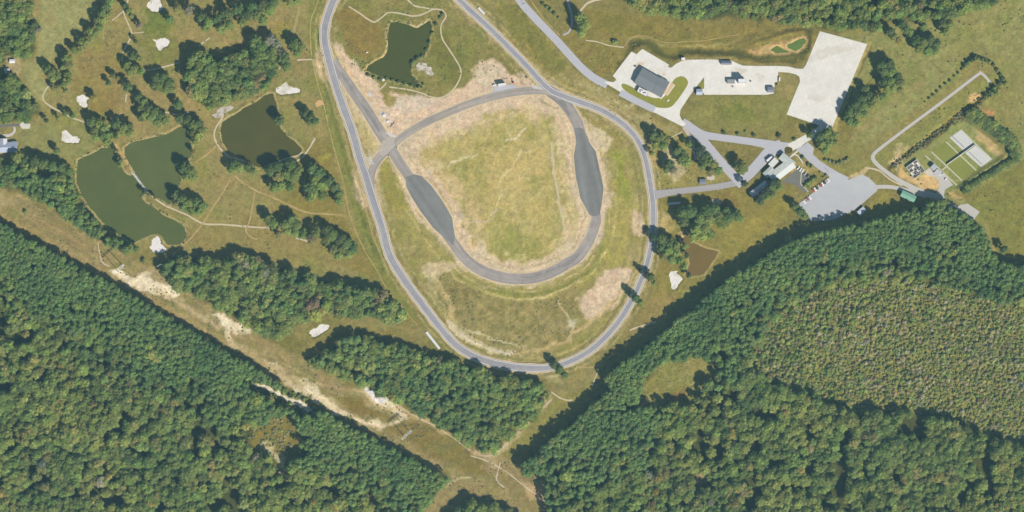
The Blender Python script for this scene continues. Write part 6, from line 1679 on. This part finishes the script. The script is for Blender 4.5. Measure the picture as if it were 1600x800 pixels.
# ---------------------------------------------------------------- shooting range fittings
A_, B2 = Vector(W((1479.5,257))), Vector(W((1523.5,226))); d = B2-A_
dw = empty("dividing_wall", A_, math.atan2(d.y, d.x), "tall pale concrete wall dividing the shooting range", "wall")
n = 14; me = None
for i in range(n):
    if me is None:
        o = MB().box((0, 0, 1.25), (d.length/n-0.06, 0.5, 2.5)).build("panel", M_wallc, dw); me = o.data
    else:
        o = bpy.data.objects.new("panel", me); C.objects.link(o); o.parent = dw
    o.location = (d.length*(i+0.5)/n, 0, 0)
MB().box((d.length/2, 0, 2.58), (d.length, 0.75, 0.16)).build("coping", M_trim, dw)
def targets(a, b, n, group, lab):
    bm_ = None
    for i in range(n):
        t = i/(n-1)
        p = (a[0]+(b[0]-a[0])*t, a[1]+(b[1]-a[1])*t)
        l = f"{ORD[i]} dark target frame from the upper end on {lab}"
        e = empty("target_frame", W(p, 0.05), R(-43), l, "target", group)
        if bm_ is None:
            x1 = MB().box((0, 0, 1.15), (1.1, 0.14, 1.3)).build("board", M_black, e)
            x2 = MB().box((0, 0, 0.1), (1.3, 0.7, 0.2)).build("base", M_walld, e)
            x3 = MB().box((-0.45, 0.12, 0.75), (0.1, 0.1, 1.3)).build("post", M_wood, e)
            x4 = MB().box((0.45, 0.12, 0.75), (0.1, 0.1, 1.3)).build("post", M_wood, e)
            bm_ = [x1, x2, x3, x4]
        else:
            for x in bm_:
                y = x.copy(); C.objects.link(y); y.parent = e
targets((1489,213.8), (1505.3,229.2), 8, "targets on the far gravel pad", "the far gravel pad")
targets((1515.3,238.8), (1533.5,256.3), 8, "targets on the near gravel pad", "the gravel pad near the hedge corner")
# roofless shoot house
c0 = Vector(W((1415.5,261.5))); cT = Vector(W((1432,249.3))); cB = Vector(W((1431,277)))
ux = (cT-c0); vy = (cB-c0)
ang = math.atan2(ux.y, ux.x)
sh = empty("shoot_house", c0, ang, "roofless maze of pale walls, the shoot house beside the range", "building")
Lx = ux.length; Ly = vy.length
hgt = 3.2
def hw(x0, y0, x1, y1, nm="inner_wall"):
    MB().box(((x0+x1)/2*Lx, -(y0+y1)/2*Ly, hgt/2), (abs(x1-x0)*Lx+0.42, abs(y1-y0)*Ly+0.42, hgt if nm == "outer_wall" else hgt-0.12)).build(nm, M_trim if nm == "outer_wall" else M_wallc, sh)
hw(0, 0, 1, 0, "outer_wall"); hw(0, 1, 0.62, 1, "outer_wall"); hw(0.72, 1, 1, 1, "outer_wall")
hw(0, 0.03, 0, 0.97, "outer_wall"); hw(1, 0.03, 1, 0.97, "outer_wall")
for q in ((0.05,0.24,0.55,0.24),(0.68,0.18,0.95,0.18),(0.3,0.28,0.3,0.5),(0.3,0.5,0.05,0.5),(0.55,0.28,0.55,0.62),(0.42,0.62,0.8,0.62),(0.8,0.3,0.8,0.58),(0.62,0.42,0.76,0.42),(0.68,0.05,0.68,0.3),(0.2,0.56,0.2,0.82),(0.2,0.82,0.5,0.82),(0.5,0.68,0.5,0.95),(0.66,0.74,0.95,0.74),(0.66,0.78,0.66,0.92),(0.36,0.66,0.36,0.78),(0.82,0.86,0.96,0.86)):
    hw(*q)
MB().box((Lx/2, -Ly/2, 0.04), (Lx-0.6, Ly-0.6, 0.08)).build("floor_slab", M_conc2, sh)
# range shed, flat shelter and screen wall
gable("shed", "grey gabled range shed beside the shoot house", "shed", [(1452.5,261),(1457.5,266.5),(1464.8,261.8),(1459.5,256.5)], 4.6, 0.6, mat("roof_rangeshed", A(178,186,188), 0.6, 0.4, 0.05, 0.5, 4), M_walld, 0.2, None, 1, 1.2)
sl = empty("open_shelter", W((1465.3,269.8), 0.05), math.atan2(-6.2, 8.3), "flat grey open shelter in front of the range shed", "shelter")
MB().box((0, 0, 2.6), (7.6, 6.4, 0.2)).build("roof", mat("roof_shelter", A(188,188,190), 0.6, 0.4, 0.05, 0.5, 4), sl)
for sx in (-3.4, 0, 3.4):
    for sy in (-2.8, 2.8):
        MB().box((sx, sy, 1.25), (0.2, 0.2, 2.5)).build("post", M_steel, sl)
wl = empty("screen_wall", W((1470.6,272.6), 0.05), math.atan2(3.2, 7.8), "short tan screen wall at the end of the open shelter", "wall")
MB().box((0, 0, 1.3), (6.4, 0.4, 2.6)).build("panel", M_wallc, wl); MB().box((0, 0, 2.66), (6.6, 0.6, 0.12)).build("coping", M_trim, wl)
crate("equipment_cabinet", "small white cabinet on the paved apron of the range", "cabinet", 1477.5, 279.8, 1.0, 2.6, 1.4, R(-35), M_trim, M_roofwhite)
fence("short low fence above the lawn of the parking lot", (1288,262), (1295,269), 4, 1.1, M_walld)
# utility pole in the field
up = empty("utility_pole", W((1471,113.5), 0), 0.4, "tall wooden pole standing alone in the right field", "pole")
MB().cyl((0, 0, 0), (0, 0, 17), 0.30, 0.20, 8).build("pole", M_wood, up)
MB().box((0, 0, 16.2), (2.6, 0.2, 0.25)).build("crossarm", M_wood, up)
for sx in (-1.1, 0, 1.1):
    MB().cyl((sx, 0, 16.3), (sx, 0, 16.8), 0.1, 0.07, 6).build("insulator", M_galv, up)
# ---------------------------------------------------------------- lattice pylons on the power line cut
def pylon(x, y, label, h=24.0, rz=0.0):
    e = empty("pylon", W((x, y), 0), rz, label, "pylon")
    t = 0.42
    bx, by, tx, ty = 4.2, 2.6, 3.4, 0.9
    def P(sx, sy, q): return (sx*(bx+(tx-bx)*q), sy*(by+(ty-by)*q), h*q)
    for sx in (-1, 1):
        for sy in (-1, 1):
            MB().bar(P(sx, sy, 0), P(sx, sy, 1), t).build("leg", M_galv, e)
        for k in range(5):
            MB().bar(P(sx, -1, k/5), P(sx, 1, (k+1)/5), t*0.6).build("brace", M_galv, e)
            MB().bar(P(sx, 1, k/5), P(sx, -1, (k+1)/5), t*0.6).build("brace", M_galv, e)
    for sy in (-0.9, 0.9):
        MB().bar((-8.0, sy, h-1.2), (8.0, sy, h-1.2), t).build("crossarm", M_galv, e)
    for sx in (-6.6, 0, 6.6):
        MB().cyl((sx, 0, h-1.4), (sx, 0, h-3.6), 0.22, 0.22, 6).build("insulator", M_steel, e)
        MB().bar((sx, -0.9, h-1.2), (sx, 0.9, h-1.2), t*0.8).build("tie", M_galv, e)
    for sx in (-3.4, 3.4):
        MB().bar((sx, 0, h-1.2), (sx*0.9, 0, h+1.8), t*0.8).build("peak", M_galv, e)
pylon(189, 420, "pale lattice pylon at the upper end of the sandy cut", 24, R(38))
pylon(636, 678, "pale lattice pylon at the lower end of the sandy cut", 24, R(42))
pl = empty("line_pole", W((250,414.5), 0), R(30), "small pale H frame pole by the middle wood", "pole")
for sx in (-1.8, 1.8):
    MB().cyl((sx, 0, 0), (sx, 0, 11), 0.22, 0.16, 8).build("pole", M_galv, pl)
MB().box((0, 0, 10.4), (6.0, 0.3, 0.3)).build("crossarm", M_galv, pl)
# ---------------------------------------------------------------- cars
def car_meshes():
    L, Wd = 4.6, 1.85
    prof = [(-2.3, 0.35), (-2.3, 0.85), (-2.05, 0.98), (-1.2, 1.0), (1.1, 1.0), (2.1, 0.88), (2.3, 0.7), (2.3, 0.35)]
    def ex(prof, w, inset=0.06):
        n = len(prof)
        V = [(x, -w/2, z) for x, z in prof]+[(x, w/2, z) for x, z in prof]
        F = [tuple(range(n)), tuple(range(2*n-1, n-1, -1))]+[(i, i+n, (i+1) % n+n, (i+1) % n) for i in range(n)]
        return V, F
    body = MB().add(*ex(prof, Wd))
    cab = MB().add([(-1.95, -0.82, 1.0), (1.0, -0.82, 1.0), (1.0, 0.82, 1.0), (-1.95, 0.82, 1.0), (-1.45, -0.68, 1.42), (0.25, -0.68, 1.42), (0.25, 0.68, 1.42), (-1.45, 0.68, 1.42)], [(0, 1, 5, 4), (1, 2, 6, 5), (2, 3, 7, 6), (3, 0, 4, 7), (4, 5, 6, 7)])
    roof = MB().box((-0.6, 0, 1.45), (1.75, 1.38, 0.06))
    wheel = MB().cyl((0, -0.11, 0), (0, 0.11, 0), 0.33, 0.33, 12)
    light = MB().box((0, 0, 0), (0.10, 0.36, 0.16))
    return body, cab, roof, wheel, light
PAINT = {}
def paint(key):
    if key not in PAINT:
        col = {"white": (0.78, 0.78, 0.78), "silver": (0.45, 0.46, 0.47), "red": (0.30, 0.03, 0.03), "dark": (0.03, 0.032, 0.035), "blue": (0.05, 0.08, 0.16), "mauve": (0.32, 0.26, 0.29)}[key]
        m = mat("paint_"+key, col, 0.35, 0.5, 0.02, 0.5, 2)
        PAINT[key] = m
    return PAINT[key]
CARM = {}
def car(x, y, ang, key, label, group):
    e = empty("parked_car", W((x, y), 0.07), ang, label, "car", group)
    if not CARM:
        bo, ca_, ro, wh, li = car_meshes()
        CARM.update(b={}, bo=bo, ro=ro)
        o = ca_.build("window", M_glass, e); CARM["w"] = o.data
        o = wh.build("wheel", M_black, e); o.location = (1.4, 0.85, 0.33); CARM["wh"] = o.data
        o = li.build("headlight", M_trim, e); o.location = (2.29, 0.62, 0.72); CARM["li"] = o.data
        rest = [("wheel", (1.4, -0.85, 0.33)), ("wheel", (-1.4, 0.85, 0.33)), ("wheel", (-1.4, -0.85, 0.33))]; lr = [(2.29, -0.62, 0.72)]
    else:
        o = bpy.data.objects.new("window", CARM["w"]); C.objects.link(o); o.parent = e
        rest = [("wheel", (sx, sy, 0.33)) for sx in (1.4, -1.4) for sy in (0.85, -0.85)]; lr = [(2.29, 0.62, 0.72), (2.29, -0.62, 0.72)]
    for nm, loc in rest:
        o = bpy.data.objects.new(nm, CARM["wh"]); C.objects.link(o); o.parent = e; o.location = loc
    for loc in lr:
        o = bpy.data.objects.new("headlight", CARM["li"]); C.objects.link(o); o.parent = e; o.location = loc
    if key not in CARM["b"]:
        o = CARM["bo"].build("body", paint(key), e); o2 = CARM["ro"].build("roof", paint(key), e)
        CARM["b"][key] = (o.data, o2.data)
    else:
        for nm, me in zip(("body", "roof"), CARM["b"][key]):
            o = bpy.data.objects.new(nm, me); C.objects.link(o); o.parent = e
for x, y, k, lb in ((1247.3,262.6,"white","white car nearest the hall in the dark lot"), (1250.9,265.4,"white","second white car from the hall in the dark lot"), (1253.9,267.4,"white","third white car from the hall in the dark lot"), (1258.6,271.5,"silver","silver car between the white and the dark one in the dark lot"), (1261.8,274.4,"dark","dark car at the far end of the dark lot")):
    car(x, y, R(50), k, lb, "cars in the dark lot")
row = ["red","white","dark","silver","red","white","dark","silver","white"]
for i, k in enumerate(row):
    t = i/8
    ordw = ["first", "second", "third", "fourth", "fifth", "sixth", "seventh", "eighth", "ninth"][i]
    car(1270.5+(1294-1270.5)*t, 297.5+(281.2-297.5)*t, R(-55), k, f"{k} car, {ordw} from the lower end of the row along the shrubs", "cars along the shrub row")
for x, y, k, lb in ((1256.6,315.4,"white","white car at the lower end of the short row"), (1259.8,312.6,"mauve","mauve car in the short row"), (1262.2,310.8,"red","dark red car in the short row"), (1265.4,308.8,"white","white car at the upper end of the short row"), (1245.6,321,"dark","dark car alone at the corner shrub")):
    car(x, y, R(-55), k, lb, "cars of the short row")

# ---------------------------------------------------------------- air
hz = MB().box((0, 0, (CAM_H+6-4)/2), (19000, 18000, CAM_H+6+4))
hm = bpy.data.materials.new("haze_air"); hm.use_nodes = True
hn = hm.node_tree
hn.nodes.remove(hn.nodes["Principled BSDF"])
pv = hn.nodes.new("ShaderNodeVolumePrincipled")
pv.inputs["Color"].default_value = (0.40, 0.80, 1.0, 1)
pv.inputs["Density"].default_value = HAZE_DENSITY
pv.inputs["Anisotropy"].default_value = 0.0
hn.links.new(pv.outputs[0], hn.nodes["Material Output"].inputs["Volume"])
ho = hz.build("haze", hm)
tag(ho, "thin even air haze over the whole land", None, None, "stuff")
